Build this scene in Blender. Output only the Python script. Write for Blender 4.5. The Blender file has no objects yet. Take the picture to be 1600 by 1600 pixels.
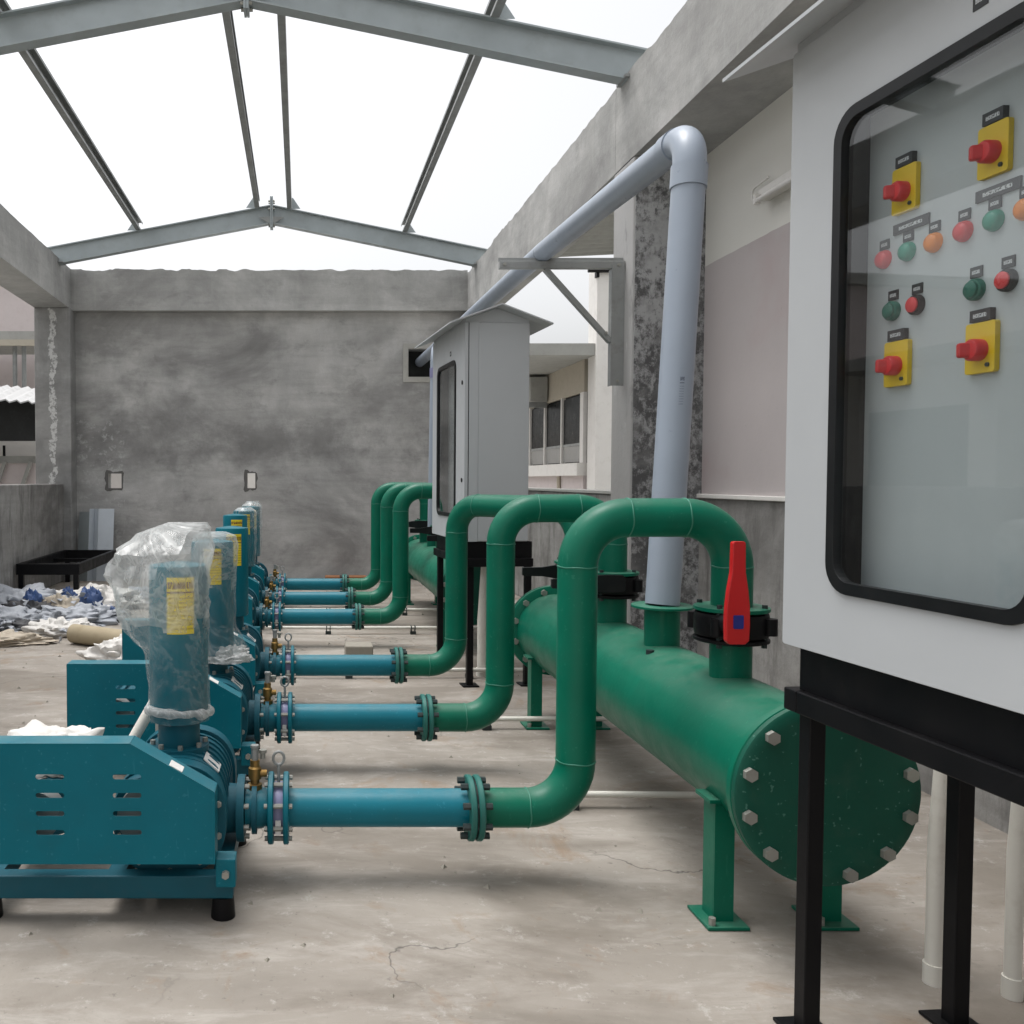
import bpy, bmesh, math, random
from mathutils import Vector, Matrix, noise, geometry
random.seed(7)
R = math.radians
scene = bpy.context.scene
C = scene.collection

# ---------------------------------------------------------------- camera
EYE = 1.235
cam_d = bpy.data.cameras.new('camera'); cam = bpy.data.objects.new('camera', cam_d); C.objects.link(cam)
cam.location = (0, 0, EYE); cam.rotation_euler = (R(88), 0, 0)
cam_d.sensor_width = 36; cam_d.lens = 36 * 1400 / 1600
cam_d.shift_x = (800 - 470) / 1600; cam_d.shift_y = -1 / 1600
cam_d.clip_start = .05; cam_d.clip_end = 2000
scene.camera = cam

# ---------------------------------------------------------------- sky, sun, exposure (bright overcast)
w = bpy.data.worlds.new('World'); scene.world = w; w.use_nodes = True
nt = w.node_tree; nt.nodes.clear()
sky = nt.nodes.new('ShaderNodeTexSky'); sky.sky_type = 'NISHITA'; sky.sun_disc = False
sky.sun_elevation = R(74); sky.sun_rotation = R(-62); sky.air_density = 1.0; sky.dust_density = 6.0; sky.ozone_density = 1.0
hs = nt.nodes.new('ShaderNodeHueSaturation'); hs.inputs['Saturation'].default_value = .10
bg = nt.nodes.new('ShaderNodeBackground'); bg.inputs['Strength'].default_value = .15
wo = nt.nodes.new('ShaderNodeOutputWorld')
nt.links.new(sky.outputs[0], hs.inputs['Color']); nt.links.new(hs.outputs[0], bg.inputs['Color']); nt.links.new(bg.outputs[0], wo.inputs['Surface'])
sun_d = bpy.data.lights.new('sun', 'SUN'); sun_d.energy = .5; sun_d.angle = R(30); sun_d.color = (1, .97, .93)
sun = bpy.data.objects.new('sun', sun_d); C.objects.link(sun)
sun.location = (-6, 3, 12); sun.rotation_euler = (R(-16), 0, R(62))   # high, veiled, from the left and a little ahead
vs = scene.view_settings; vs.view_transform = 'Standard'; vs.look = 'None'; vs.gamma = 1; vs.use_curve_mapping = False
vs.exposure = 0.84
scene.cycles.use_denoising = True
scene.cycles.max_bounces = 6; scene.cycles.diffuse_bounces = 4; scene.cycles.glossy_bounces = 3; scene.cycles.transparent_max_bounces = 16

# ---------------------------------------------------------------- materials
MATS = {}
def mat(name):
    m = bpy.data.materials.new(name); m.use_nodes = True
    MATS[name] = m
    return m, m.node_tree, m.node_tree.nodes['Principled BSDF']
def link(t, a, b): t.links.new(a, b)
def nz(t, scale, detail=5, rough=.6, vec=None, dist=0):
    n = t.nodes.new('ShaderNodeTexNoise'); n.inputs['Scale'].default_value = scale; n.inputs['Detail'].default_value = detail
    n.inputs['Roughness'].default_value = rough; n.inputs['Distortion'].default_value = dist
    if vec is not None: link(t, vec, n.inputs['Vector'])
    return n.outputs['Fac']
def ramp(t, fac, stops):
    r = t.nodes.new('ShaderNodeValToRGB'); e = r.color_ramp.elements
    while len(e) < len(stops): e.new(.5)
    for k, (p, c) in zip(e, stops):
        k.position = p; k.color = (c, c, c, 1) if isinstance(c, (int, float)) else (*c, 1)
    link(t, fac, r.inputs[0]); return r.outputs[0]
def mix(t, a, b, fac, mode='MIX'):
    n = t.nodes.new('ShaderNodeMix'); n.data_type = 'RGBA'; n.blend_type = mode
    for i, v in ((0, fac), (6, a), (7, b)):
        s = n.inputs[i]
        if hasattr(v, 'is_output'): link(t, v, s)
        elif isinstance(v, (int, float)): s.default_value = v if i == 0 else (v, v, v, 1)
        else: s.default_value = (*v, 1)
    return n.outputs[2]
def math_(t, op, a, b=0, c=None):
    n = t.nodes.new('ShaderNodeMath'); n.operation = op
    for i, v in enumerate((a, b) if c is None else (a, b, c)):
        if hasattr(v, 'is_output'): link(t, v, n.inputs[i])
        else: n.inputs[i].default_value = v
    return n.outputs[0]
def pos(t):                                   # world position
    return t.nodes.new('ShaderNodeNewGeometry').outputs['Position']
def mapping(t, vec, scale=(1, 1, 1), loc=(0, 0, 0)):
    n = t.nodes.new('ShaderNodeMapping'); n.inputs['Scale'].default_value = scale; n.inputs['Location'].default_value = loc
    link(t, vec, n.inputs['Vector']); return n.outputs[0]
def xyz(t, vec):
    n = t.nodes.new('ShaderNodeSeparateXYZ'); link(t, vec, n.inputs[0]); return n.outputs
def bump(t, b, h, strength=.3, dist=.01):
    n = t.nodes.new('ShaderNodeBump'); n.inputs['Strength'].default_value = strength; n.inputs['Distance'].default_value = dist
    link(t, h, n.inputs['Height']); link(t, n.outputs[0], b.inputs['Normal'])

def paint(name, col, rough=.4, var=.18, dirt=.25, dirtcol=(.16, .14, .12), spec=.5, metal=0, chips=0):
    m, t, b = mat(name); p = pos(t)
    c = mix(t, [x * (1 - var) for x in col], [min(1, x * (1 + var)) for x in col], nz(t, 6, 2, vec=p))
    dn = nz(t, 9, 5, .72, p)
    d = ramp(t, dn, [(.52, 0), (.78, dirt)])
    c = mix(t, c, dirtcol, d)
    if chips:
        c = mix(t, c, [min(1, x * 2.2 + .12) for x in col], ramp(t, nz(t, 70, 1, .6, p), [(.70, 0), (.74, chips)]))
    if chips:                                  # patchy paler tone on upward faces
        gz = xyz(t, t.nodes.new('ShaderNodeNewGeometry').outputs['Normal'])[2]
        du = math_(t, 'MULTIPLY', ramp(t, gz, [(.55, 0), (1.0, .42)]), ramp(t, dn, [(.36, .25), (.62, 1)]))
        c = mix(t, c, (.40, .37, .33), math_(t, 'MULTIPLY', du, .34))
        sc_ = ramp(t, nz(t, 16, 4, .8, mapping(t, p, (3, 3, .35))), [(.64, 0), (.70, .22)])
        c = mix(t, c, [min(1, x * 1.6 + .05) for x in col], sc_)
    link(t, c, b.inputs['Base Color'])
    link(t, ramp(t, dn, [(.3, rough * .8), (.75, min(1, rough * 1.35))]), b.inputs['Roughness'])
    b.inputs['Specular IOR Level'].default_value = spec; b.inputs['Metallic'].default_value = metal
    if chips: bump(t, b, nz(t, 60, 1, .6, p), .06, .004)
    return m
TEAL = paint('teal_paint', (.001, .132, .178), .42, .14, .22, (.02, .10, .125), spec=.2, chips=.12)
TEALD = paint('teal_casting', (.004, .085, .12), .5, .2, .25, (.06, .09, .10), spec=.3)
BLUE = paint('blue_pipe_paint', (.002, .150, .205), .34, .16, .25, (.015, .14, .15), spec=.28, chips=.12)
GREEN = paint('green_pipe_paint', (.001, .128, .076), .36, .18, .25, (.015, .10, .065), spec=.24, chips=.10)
GREEND = paint('dark_green_plate', (.003, .078, .05), .5, .2, .25, (.08, .12, .09), spec=.3, chips=.45)  # dark green that also holds the shade around the header's end plate
WELD = paint('weld_bead', (.04, .21, .145), .5, .2, .1)
FLG = paint('flange_green', (.012, .125, .105), .5, .2, .35, (.04, .06, .06))
PVC = paint('grey_pvc', (.29, .335, .40), .33, .06, .10, (.22, .24, .28))
WPVC = paint('white_pvc', (.68, .66, .60), .4, .06, .35, (.35, .30, .24))
CAB = paint('cabinet_powder_coat', (.47, .49, .505), .38, .03, .05, (.45, .45, .44))
PANEL = paint('inner_panel', (.45, .485, .495), .42, .03, .04)
BLK = paint('black_paint', (.004, .004, .005), .45, .3, .12, (.03, .027, .025), spec=.2)
RUB = paint('black_rubber', (.006, .007, .008), .4, .3, .05, spec=.3)
BRASS = paint('brass', (.30, .185, .06), .42, .2, .2, metal=.8)
BOLT = paint('zinc_bolt', (.34, .34, .31), .45, .25, .35, (.20, .14, .09), metal=.5)
DBOLT = paint('dark_bolt', (.018, .03, .03), .5, .3, .2)
GALV = paint('galvanised_steel', (.36, .40, .41), .45, .14, .25, (.25, .25, .23), metal=.35)
GALVD = paint('dull_steel', (.30, .31, .305), .5, .2, .4, (.14, .12, .10), metal=.3)
ALU = paint('grey_sheet', (.48, .52, .56), .4, .08, .15, metal=.2)
RED = paint('red_lever', (.55, .010, .012), .38, .06, .06, (.25, .02, .02))
REDP = paint('red_plastic', (.62, .03, .035), .32, .05, 0)
GRNP = paint('green_plastic', (.01, .24, .16), .3, .05, 0)
DGRNP = paint('dark_green_plastic', (.008, .13, .09), .35, .05, 0)
ORGP = paint('orange_plastic', (.75, .22, .01), .3, .05, 0)
YEL = paint('yellow_plate', (.72, .50, .015), .4, .08, .05)
NAVY = paint('navy_badge', (.015, .02, .20), .5, .2, 0)
LABW = paint('white_label', (.72, .70, .68), .5, .05, .1)
PURP = paint('violet_steel', (.20, .20, .34), .4, .15, .3)
WHITEW = paint('white_painted_wall', (.72, .70, .67), .8, .05, .3, (.45, .42, .38))
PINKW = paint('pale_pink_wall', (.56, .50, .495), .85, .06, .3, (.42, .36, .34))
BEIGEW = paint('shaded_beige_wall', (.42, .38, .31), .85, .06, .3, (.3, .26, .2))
SLAB = paint('grey_slab', (.34, .34, .32), .85, .12, .4, (.2, .19, .17))
DARKI = paint('interior_shade', (.012, .013, .013), .7, .3, .1)  # near-black colour standing in for shade inside openings and the shed
SHEETR = paint('weathered_roof_sheet', (.42, .42, .42), .6, .15, .5, (.2, .19, .18))
BLOCK = paint('cement_block', (.27, .25, .21), .9, .15, .4, (.16, .14, .11))
WOOD = paint('orange_plank', (.38, .17, .08), .8, .2, .4, (.15, .09, .05))
ROLL = paint('tan_cardboard', (.36, .30, .20), .8, .12, .4, (.2, .16, .1))
SACKW = paint('white_sack', (.62, .60, .57), .7, .08, .4, (.32, .28, .24))
SACKG = paint('grey_sack', (.36, .38, .415), .65, .1, .45, (.2, .2, .22))
SACKB = paint('blue_sheet', (.04, .085, .22), .45, .2, .2)
SACKT = paint('tan_sack', (.46, .40, .32), .8, .1, .45, (.24, .19, .14))
SACKD = paint('dark_rubbish', (.05, .05, .055), .6, .3, .3)

def concrete(name, lo, hi, tint_dark, kind):
    m, t, b = mat(name); p = pos(t)
    base = mix(t, lo, hi, ramp(t, nz(t, .9, 8, .62, p, .4), [(.34, 0), (.66, 1)]))
    base = mix(t, base, mix(t, base, 1.0, .16), ramp(t, nz(t, 5.5, 7, .7, mapping(t, p, (1, 1, .45))), [(.45, 0), (.75, 1)]))
    big = ramp(t, nz(t, .55, 6, .6, mapping(t, p, (1, 1, 1.6), (3, 1, 5)), .8), [(.46, 0), (.66, .75)])
    base = mix(t, base, tint_dark, big)
    blot = ramp(t, nz(t, 2.6, 8, .7, mapping(t, p, (1, 1, 1.5), (9, 4, 2)), .3), [(.56, 0), (.64, .28), (.72, .42)])
    base = mix(t, base, tint_dark, blot)
    patch = ramp(t, nz(t, 1.5, 7, .66, mapping(t, p, (1, 1, 1.9), (2, 14, 7))), [(.53, 0), (.60, .16), (.7, .26)])
    base = mix(t, base, [min(1, x * 1.25) for x in hi], patch)
    grit = ramp(t, nz(t, 60, 3, .7, p), [(.35, .12), (.5, 0)])
    base = mix(t, base, tint_dark, grit)
    tro = ramp(t, nz(t, 2.4, 7, .7, mapping(t, p, (.35, .35, 3.2), (5, 5, 5))), [(.38, .22), (.55, 0)])
    base = mix(t, base, tint_dark, tro)
    if kind == 'wall':                      # damp tide band with ragged edges, lime splashes near left corner
        zz = xyz(t, p)
        wob = math_(t, 'MULTIPLY_ADD', nz(t, 1.7, 6, .65, p), 1.0, -.5)
        h = math_(t, 'ADD', zz[2], wob)
        band = ramp(t, math_(t, 'MULTIPLY', h, .25), [(.34, 0), (.40, .7), (.47, .55), (.56, 0)])
        band = math_(t, 'MULTIPLY', band, ramp(t, nz(t, 2.2, 6, .7, p), [(.36, .2), (.56, 1)]))
        base = mix(t, base, tint_dark, band)
        sx = math_(t, 'ADD', zz[0], 2.55)
        spl = math_(t, 'LESS_THAN', math_(t, 'ABSOLUTE', sx), .35)
        spl = math_(t, 'MULTIPLY', spl, math_(t, 'LESS_THAN', zz[2], 2.0))
        spl = math_(t, 'MULTIPLY', spl, ramp(t, nz(t, 13, 5, .75, p), [(.54, 0), (.64, .55)]))
        base = mix(t, base, (.55, .55, .54), spl)
    if kind == 'beam':                      # vertical lime runs
        st = ramp(t, nz(t, 9, 4, .6, mapping(t, p, (1, 1, .09))), [(.58, 0), (.72, .30)])
        base = mix(t, base, (.50, .50, .47), st)
    if kind == 'low':                       # pale plaster with mould streaks
        st = ramp(t, nz(t, 7, 6, .7, mapping(t, p, (1, 1, .22), (1, 2, 3))), [(.50, 0), (.66, .75)])
        base = mix(t, base, tint_dark, st)
    link(t, base, b.inputs['Base Color']); b.inputs['Roughness'].default_value = .9; b.inputs['Specular IOR Level'].default_value = .25
    hgt = nz(t, 14, 6, .72, p)
    bump(t, b, hgt, .35, .012)
    return m
CWALL = concrete('cement_render', (.39, .386, .378), (.56, .55, .533), (.185, .182, .178), 'wall')
CBEAM = concrete('cast_concrete', (.37, .37, .36), (.52, .515, .50), (.225, .223, .219), 'beam')
CLOW = concrete('mouldy_plaster', (.25, .245, .235), (.36, .35, .335), (.12, .115, .11), 'low')

def mildew():
    m, t, b = mat('mildewed_paint'); p = pos(t)
    n1 = nz(t, 27, 9, .78, mapping(t, p, (1, 1, .75)), .1)
    n2 = nz(t, 3.2, 5, .6, mapping(t, p, (1, 1, .6)))
    f = ramp(t, math_(t, 'ADD', math_(t, 'MULTIPLY', n1, .7), math_(t, 'MULTIPLY', n2, .5)), [(.56, 0), (.65, 1)])
    c = mix(t, (.10, .10, .102), (.41, .415, .42), f)
    c = mix(t, c, (.21, .21, .21), ramp(t, nz(t, 7, 6, .7, p), [(.48, 0), (.66, .7)]))
    link(t, c, b.inputs['Base Color']); b.inputs['Roughness'].default_value = .9
    bump(t, b, f, .4, .006); return m
MILDEW = mildew()
def column_side():
    m, t, b = mat('column_plaster'); p = pos(t)
    c = mix(t, (.36, .355, .35), (.48, .47, .46), nz(t, 3, 7, .65, p))
    c = mix(t, c, (.13, .13, .13), ramp(t, nz(t, 7, 7, .7, mapping(t, p, (1, 1, .3))), [(.56, 0), (.72, .7)]))
    c = mix(t, c, (.55, .55, .54), ramp(t, nz(t, 16, 5, .75, mapping(t, p, (1.4, 1, .3))), [(.63, 0), (.70, .7)]))
    link(t, c, b.inputs['Base Color']); b.inputs['Roughness'].default_value = .9
    bump(t, b, nz(t, 24, 7, .7, p), .35, .01); return m
COLM = column_side()
CCOL = concrete('streaked_column', (.27, .27, .265), (.38, .375, .365), (.17, .168, .165), 'beam')
_t = CCOL.node_tree; _b = _t.nodes['Principled BSDF']; _p = pos(_t); _s = xyz(_t, _p)
_c = _b.inputs['Base Color'].links[0].from_socket
_m = math_(_t, 'LESS_THAN', math_(_t, 'ABSOLUTE', math_(_t, 'ADD', math_(_t, 'ADD', _s[0], 3.02), math_(_t, 'MULTIPLY_ADD', nz(_t, 4, 5, .7, _p), .25, -.125))), .035)
link(_t, mix(_t, _c, (.62, .62, .61), math_(_t, 'MULTIPLY', _m, ramp(_t, nz(_t, 18, 5, .7, _p), [(.42, 0), (.52, .8)]))), _b.inputs['Base Color'])
def two_tone():                             # cream paint above a straight painted line, mauve-grey below
    m, t, b = mat('two_tone_paint'); p = pos(t); z = xyz(t, p)[2]
    up = mix(t, (.62, .605, .565), (.69, .675, .63), nz(t, 2, 5, .6, p))
    lo = mix(t, (.43, .39, .39), (.50, .455, .45), nz(t, 2.2, 6, .6, p))
    lo = mix(t, lo, (.42, .29, .30), ramp(t, nz(t, 1.6, 4, .6, mapping(t, p, (1, 1, 1), (7, 0, 1))), [(.55, 0), (.75, .4)]))
    lo = mix(t, lo, (.2, .19, .19), ramp(t, nz(t, 30, 4, .7, p), [(.68, 0), (.74, .35)]))
    f = math_(t, 'GREATER_THAN', math_(t, 'ADD', z, math_(t, 'MULTIPLY', nz(t, 6, 3, .5, p), .012)), 2.55)
    link(t, mix(t, lo, up, f), b.inputs['Base Color']); b.inputs['Roughness'].default_value = .85
    bump(t, b, nz(t, 30, 6, .6, p), .15, .006); return m
TWO = two_tone()
def floor_mat():
    m, t, b = mat('dusty_floor'); p = pos(t)
    c = mix(t, (.215, .192, .166), (.325, .294, .258), ramp(t, nz(t, 1.1, 9, .65, p, .5), [(.33, 0), (.67, 1)]))
    c = mix(t, c, (.42, .39, .355), ramp(t, nz(t, 4.2, 8, .72, mapping(t, p, (.5, 1.6, 1)), .5), [(.50, 0), (.70, .7)]))
    c = mix(t, c, (.17, .145, .12), ramp(t, nz(t, 1.9, 7, .68, mapping(t, p, (.7, 1.5, 1), (4, 8, 0)), 1.0), [(.54, 0), (.72, .7)]))
    c = mix(t, c, (.23, .15, .09), ramp(t, nz(t, 2.7, 6, .7, mapping(t, p, (1, 1, 1), (1, 18, 0)), 1.2), [(.57, 0), (.70, .6)]))
    c = mix(t, c, (.085, .078, .068), ramp(t, nz(t, 30, 6, .78, p), [(.60, 0), (.70, .6)]))
    c = mix(t, c, (.48, .46, .43), ramp(t, nz(t, 11, 8, .78, mapping(t, p, (1, 1, 1), (3, 3, 0))), [(.57, 0), (.66, .55)]))
    damp = ramp(t, nz(t, .85, 6, .62, mapping(t, p, (.6, 1.5, 1), (2.2, 5.4, 0)), .4), [(.50, 0), (.58, .5), (.75, .66)])
    c = mix(t, c, (.135, .115, .092), damp)
    v = t.nodes.new('ShaderNodeTexVoronoi'); v.feature = 'DISTANCE_TO_EDGE'; v.inputs['Scale'].default_value = .8
    wv = t.nodes.new('ShaderNodeVectorMath'); wv.operation = 'ADD'; link(t, p, wv.inputs[0])
    wn = t.nodes.new('ShaderNodeTexNoise'); wn.inputs['Scale'].default_value = 2.5; wn.inputs['Detail'].default_value = 5; link(t, p, wn.inputs['Vector'])
    link(t, wn.outputs['Color'], wv.inputs[1]); link(t, wv.outputs[0], v.inputs['Vector'])
    crack = math_(t, 'MULTIPLY', ramp(t, v.outputs['Distance'], [(.0, .8), (.006, 0)]), ramp(t, nz(t, 1.2, 2, .5, p), [(.5, 0), (.58, 1)]))
    c = mix(t, c, (.06, .055, .05), crack)
    link(t, c, b.inputs['Base Color']); b.inputs['Specular IOR Level'].default_value = .3
    link(t, ramp(t, nz(t, 3, 6, .6, p), [(.3, .6), (.7, .95)]), b.inputs['Roughness'])
    bump(t, b, nz(t, 20, 6, .72, p), .3, .008); return m
FLOOR = floor_mat()
GROUND = paint('pale_yard_ground', (.42, .41, .38), .9, .15, .4, (.3, .28, .24))

def glass(name, tint=(.955, .97, .97), refl=1.0):
    m, t, b = mat(name); t.nodes.remove(b); out = t.nodes['Material Output']
    tr = t.nodes.new('ShaderNodeBsdfTransparent'); tr.inputs[0].default_value = (*tint, 1)
    gl = t.nodes.new('ShaderNodeBsdfGlossy'); gl.inputs['Roughness'].default_value = .02
    lw = t.nodes.new('ShaderNodeLayerWeight'); lw.inputs[0].default_value = .5     # Schlick reflectance, same on both faces
    fr = math_(t, 'MULTIPLY_ADD', math_(t, 'POWER', lw.outputs['Facing'], 5), .95, .032)
    mx = t.nodes.new('ShaderNodeMixShader'); link(t, math_(t, 'MULTIPLY', fr, refl), mx.inputs[0])
    link(t, tr.outputs[0], mx.inputs[1]); link(t, gl.outputs[0], mx.inputs[2]); link(t, mx.outputs[0], out.inputs[0]); return m
PANE = glass('window_glass', refl=1.5)
DARKGLASS = paint('dark_glass', (.004, .005, .005), .3, .1, 0, spec=.12)
PALEGLASS = paint('pale_glass', (.30, .30, .29), .2, .1, .1)  # pale reflection in the lower panes, put into the base colour

def film(name, lo=.10, hi=.75, scale=9, haze=.25):
    m, t, b = mat(name); t.nodes.remove(b); out = t.nodes['Material Output']; p = pos(t)
    tr = t.nodes.new('ShaderNodeBsdfTransparent'); tr.inputs[0].default_value = (.93, .95, .95, 1)
    df = t.nodes.new('ShaderNodeBsdfDiffuse'); df.inputs[0].default_value = (.78, .78, .77, 1)
    tl = t.nodes.new('ShaderNodeBsdfTranslucent'); tl.inputs[0].default_value = (.78, .78, .77, 1)
    gl = t.nodes.new('ShaderNodeBsdfGlossy'); gl.inputs['Roughness'].default_value = .3
    n = nz(t, scale, 4, .68, p, 1.2)
    ridge = math_(t, 'ABSOLUTE', math_(t, 'SUBTRACT', n, .5))
    cre = ramp(t, ridge, [(0, hi), (.035, lo + (hi - lo) * .35), (.16, lo)])
    n2 = ramp(t, nz(t, 3.5, 2, .6, p), [(.40, 0), (.7, haze)])
    lw = t.nodes.new('ShaderNodeLayerWeight'); lw.inputs[0].default_value = .35
    fac = math_(t, 'ADD', math_(t, 'ADD', cre, n2), math_(t, 'MULTIPLY', lw.outputs['Facing'], .16))
    cl = t.nodes.new('ShaderNodeClamp'); link(t, fac, cl.inputs[0]); cl.inputs[2].default_value = .92
    bp = t.nodes.new('ShaderNodeBump'); bp.inputs['Strength'].default_value = .7; bp.inputs['Distance'].default_value = .02; link(t, n, bp.inputs['Height'])
    for s in (df, tl, gl): link(t, bp.outputs[0], s.inputs['Normal'])
    m1 = t.nodes.new('ShaderNodeMixShader'); m1.inputs[0].default_value = .45; link(t, df.outputs[0], m1.inputs[1]); link(t, tl.outputs[0], m1.inputs[2])
    m2 = t.nodes.new('ShaderNodeMixShader'); m2.inputs[0].default_value = .14; link(t, m1.outputs[0], m2.inputs[1]); link(t, gl.outputs[0], m2.inputs[2])
    m3 = t.nodes.new('ShaderNodeMixShader'); link(t, cl.outputs[0], m3.inputs[0]); link(t, tr.outputs[0], m3.inputs[1]); link(t, m2.outputs[0], m3.inputs[2])
    link(t, m3.outputs[0], out.inputs[0]); return m
FILM = film('thin_plastic_film', .0, .20, 5, .08)
FILMM = film('milky_plastic_film', .10, .42, 4, .2)
FILMD = film('bunched_plastic_film', .45, .85, 16)

def printed(name, ground, ink, kind):       # flat print that cannot be read in the photograph: rows of small strokes
    m, t, b = mat(name); g = t.nodes.new('ShaderNodeTexCoord').outputs['Generated']; s = xyz(t, g)
    if kind == 'plate':
        row = math_(t, 'LESS_THAN', math_(t, 'ABSOLUTE', math_(t, 'SUBTRACT', s[2], .5)), .17)
        col = math_(t, 'LESS_THAN', math_(t, 'ABSOLUTE', math_(t, 'SUBTRACT', s[1], .5)), .33)
        n = math_(t, 'GREATER_THAN', nz(t, 11, 3, .8, mapping(t, g, (1, 1.6, .6))), .47)
        f = math_(t, 'MULTIPLY', math_(t, 'MULTIPLY', row, col), n)
    else:
        ph = math_(t, 'FRACT', math_(t, 'MULTIPLY', s[2], 13))
        row = math_(t, 'LESS_THAN', ph, .42)
        n = math_(t, 'GREATER_THAN', nz(t, 9, 3, .8, mapping(t, g, (3, 3, 4))), .45)
        body = math_(t, 'MULTIPLY', math_(t, 'LESS_THAN', s[2], .70), math_(t, 'GREATER_THAN', s[2], .06))
        head = math_(t, 'MULTIPLY', math_(t, 'GREATER_THAN', s[2], .80), math_(t, 'LESS_THAN', s[2], .92))
        head = math_(t, 'MULTIPLY', head, math_(t, 'GREATER_THAN', nz(t, 7, 2, .7, mapping(t, g, (4, 4, 1))), .44))
        bar = math_(t, 'MULTIPLY', math_(t, 'GREATER_THAN', s[2], .72), math_(t, 'LESS_THAN', s[2], .75))
        f = math_(t, 'MAXIMUM', math_(t, 'MAXIMUM', math_(t, 'MULTIPLY', math_(t, 'MULTIPLY', row, n), math_(t, 'MULTIPLY', body, .55)), head), bar)
    link(t, mix(t, ground, ink, f), b.inputs['Base Color']); b.inputs['Roughness'].default_value = .45; return m
PLATE = printed('engraved_nameplate', (.012, .014, .016), (.55, .57, .58), 'plate')
YLAB = printed('yellow_instruction_label', (.78, .60, .02), (.16, .07, .02), 'label')
PIPEPRINT = printed('pipe_print', (.29, .335, .40), (.10, .12, .16), 'label')

# ---------------------------------------------------------------- mesh helpers
class MB:
    def __init__(s): s.v = []; s.f = []
    def add(s, vs, fs):
        o = len(s.v); s.v += [tuple(v) for v in vs]; s.f += [tuple(i + o for i in f) for f in fs]; return s
    def box(s, x0, x1, y0, y1, z0, z1):
        return s.add([(x, y, z) for z in (z0, z1) for y in (y0, y1) for x in (x0, x1)],
                     [(0, 2, 3, 1), (4, 5, 7, 6), (0, 1, 5, 4), (2, 6, 7, 3), (0, 4, 6, 2), (1, 3, 7, 5)])
    def bar(s, a, b, wx, wz, up=(0, 0, 1)):      # rectangular bar between two points
        a, b = Vector(a), Vector(b); d = (b - a).normalized(); u = Vector(up)
        sx = d.cross(u).normalized(); uz = sx.cross(d)
        vs = [p + sx * wx / 2 * i + uz * wz / 2 * j for p in (a, b) for j in (-1, 1) for i in (-1, 1)]
        return s.add(vs, [(0, 2, 3, 1), (4, 5, 7, 6), (0, 1, 5, 4), (2, 6, 7, 3), (0, 4, 6, 2), (1, 3, 7, 5)])
    def tube(s, path, r, seg=28, caps=True):
        P = [Vector(p) for p in path]; n = len(P); rr = r if isinstance(r, (list, tuple)) else [r] * n
        T = []
        for i in range(n):
            d = (P[min(i + 1, n - 1)] - P[max(i - 1, 0)]); T.append(d.normalized())
        ref = Vector((0, 0, 1)) if abs(T[0].z) < .9 else Vector((1, 0, 0))
        u = T[0].cross(ref).normalized(); vs = []
        for i in range(n):
            u = (u - T[i] * u.dot(T[i])).normalized(); q = T[i].cross(u)
            vs += [P[i] + (u * math.cos(a) + q * math.sin(a)) * rr[i] for a in (2 * math.pi * k / seg for k in range(seg))]
        fs = [(i * seg + k, i * seg + (k + 1) % seg, (i + 1) * seg + (k + 1) % seg, (i + 1) * seg + k) for i in range(n - 1) for k in range(seg)]
        if caps: fs += [tuple(range(seg))[::-1], tuple(range((n - 1) * seg, n * seg))]
        return s.add(vs, fs)
    def cyl(s, a, b, r, seg=28): return s.tube([a, b], r, seg)
    def lathe(s, prof, c=(0, 0, 0), axis='z', seg=32, close=False):   # prof: (radius, height)
        n = len(prof); vs = []
        for rr, h in prof:
            for k in range(seg):
                a = 2 * math.pi * k / seg; p, q = rr * math.cos(a), rr * math.sin(a)
                vs.append({'z': (c[0] + p, c[1] + q, c[2] + h), 'x': (c[0] + h, c[1] + p, c[2] + q), 'y': (c[0] + q, c[1] + h, c[2] + p)}[axis])
        fs = [(i * seg + k, i * seg + (k + 1) % seg, (i + 1) * seg + (k + 1) % seg, (i + 1) * seg + k) for i in range(n - 1) for k in range(seg)]
        if close: fs += [((n - 1) * seg + k, (n - 1) * seg + (k + 1) % seg, (k + 1) % seg, k) for k in range(seg)]
        else: fs += [tuple(range(seg))[::-1], tuple(range((n - 1) * seg, n * seg))]
        return s.add(vs, fs)
    def plate(s, outer, holes, d0, d1, axis='y'):    # flat plate with holes; 2D points -> axis 'y': (x,z); 'x': (y,z); 'z': (x,y)
        loops = [outer] + list(holes)
        def P(p, d): return {'y': (p[0], d, p[1]), 'x': (d, p[0], p[1]), 'z': (p[0], p[1], d)}[axis]
        flat = [p for l in loops for p in l]; n = len(flat)
        tri = geometry.tessellate_polygon([[Vector((p[0], p[1], 0)) for p in l] for l in loops])
        vs = [P(p, d0) for p in flat] + [P(p, d1) for p in flat]
        fs = [tuple(t) for t in tri] + [tuple(i + n for i in t[::-1]) for t in tri]
        o = 0
        for l in loops:
            k = len(l); fs += [(o + i, o + (i + 1) % k, o + (i + 1) % k + n, o + i + n) for i in range(k)]; o += k
        return s.add(vs, fs)
    def build(s, name, m, parent=None, smooth=None, bevel=0, loc=None):
        me = bpy.data.meshes.new(name); me.from_pydata(s.v, [], s.f)
        bm = bmesh.new(); bm.from_mesh(me); bmesh.ops.recalc_face_normals(bm, faces=bm.faces); bm.to_mesh(me); bm.free()
        me.materials.append(m)
        if smooth:
            me.polygons.foreach_set('use_smooth', [True] * len(me.polygons)); me.set_sharp_from_angle(angle=R(smooth))
        return put(name, me, parent, bevel, loc)
def put(name, me, parent=None, bevel=0, loc=None):
    o = bpy.data.objects.new(name, me); C.objects.link(o)
    if parent is not None: o.parent = parent
    if loc is not None: o.location = loc
    if bevel:
        b = o.modifiers.new('bevel', 'BEVEL'); b.width = bevel; b.segments = 2; b.limit_method = 'ANGLE'; b.angle_limit = R(40)
    return o
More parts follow.
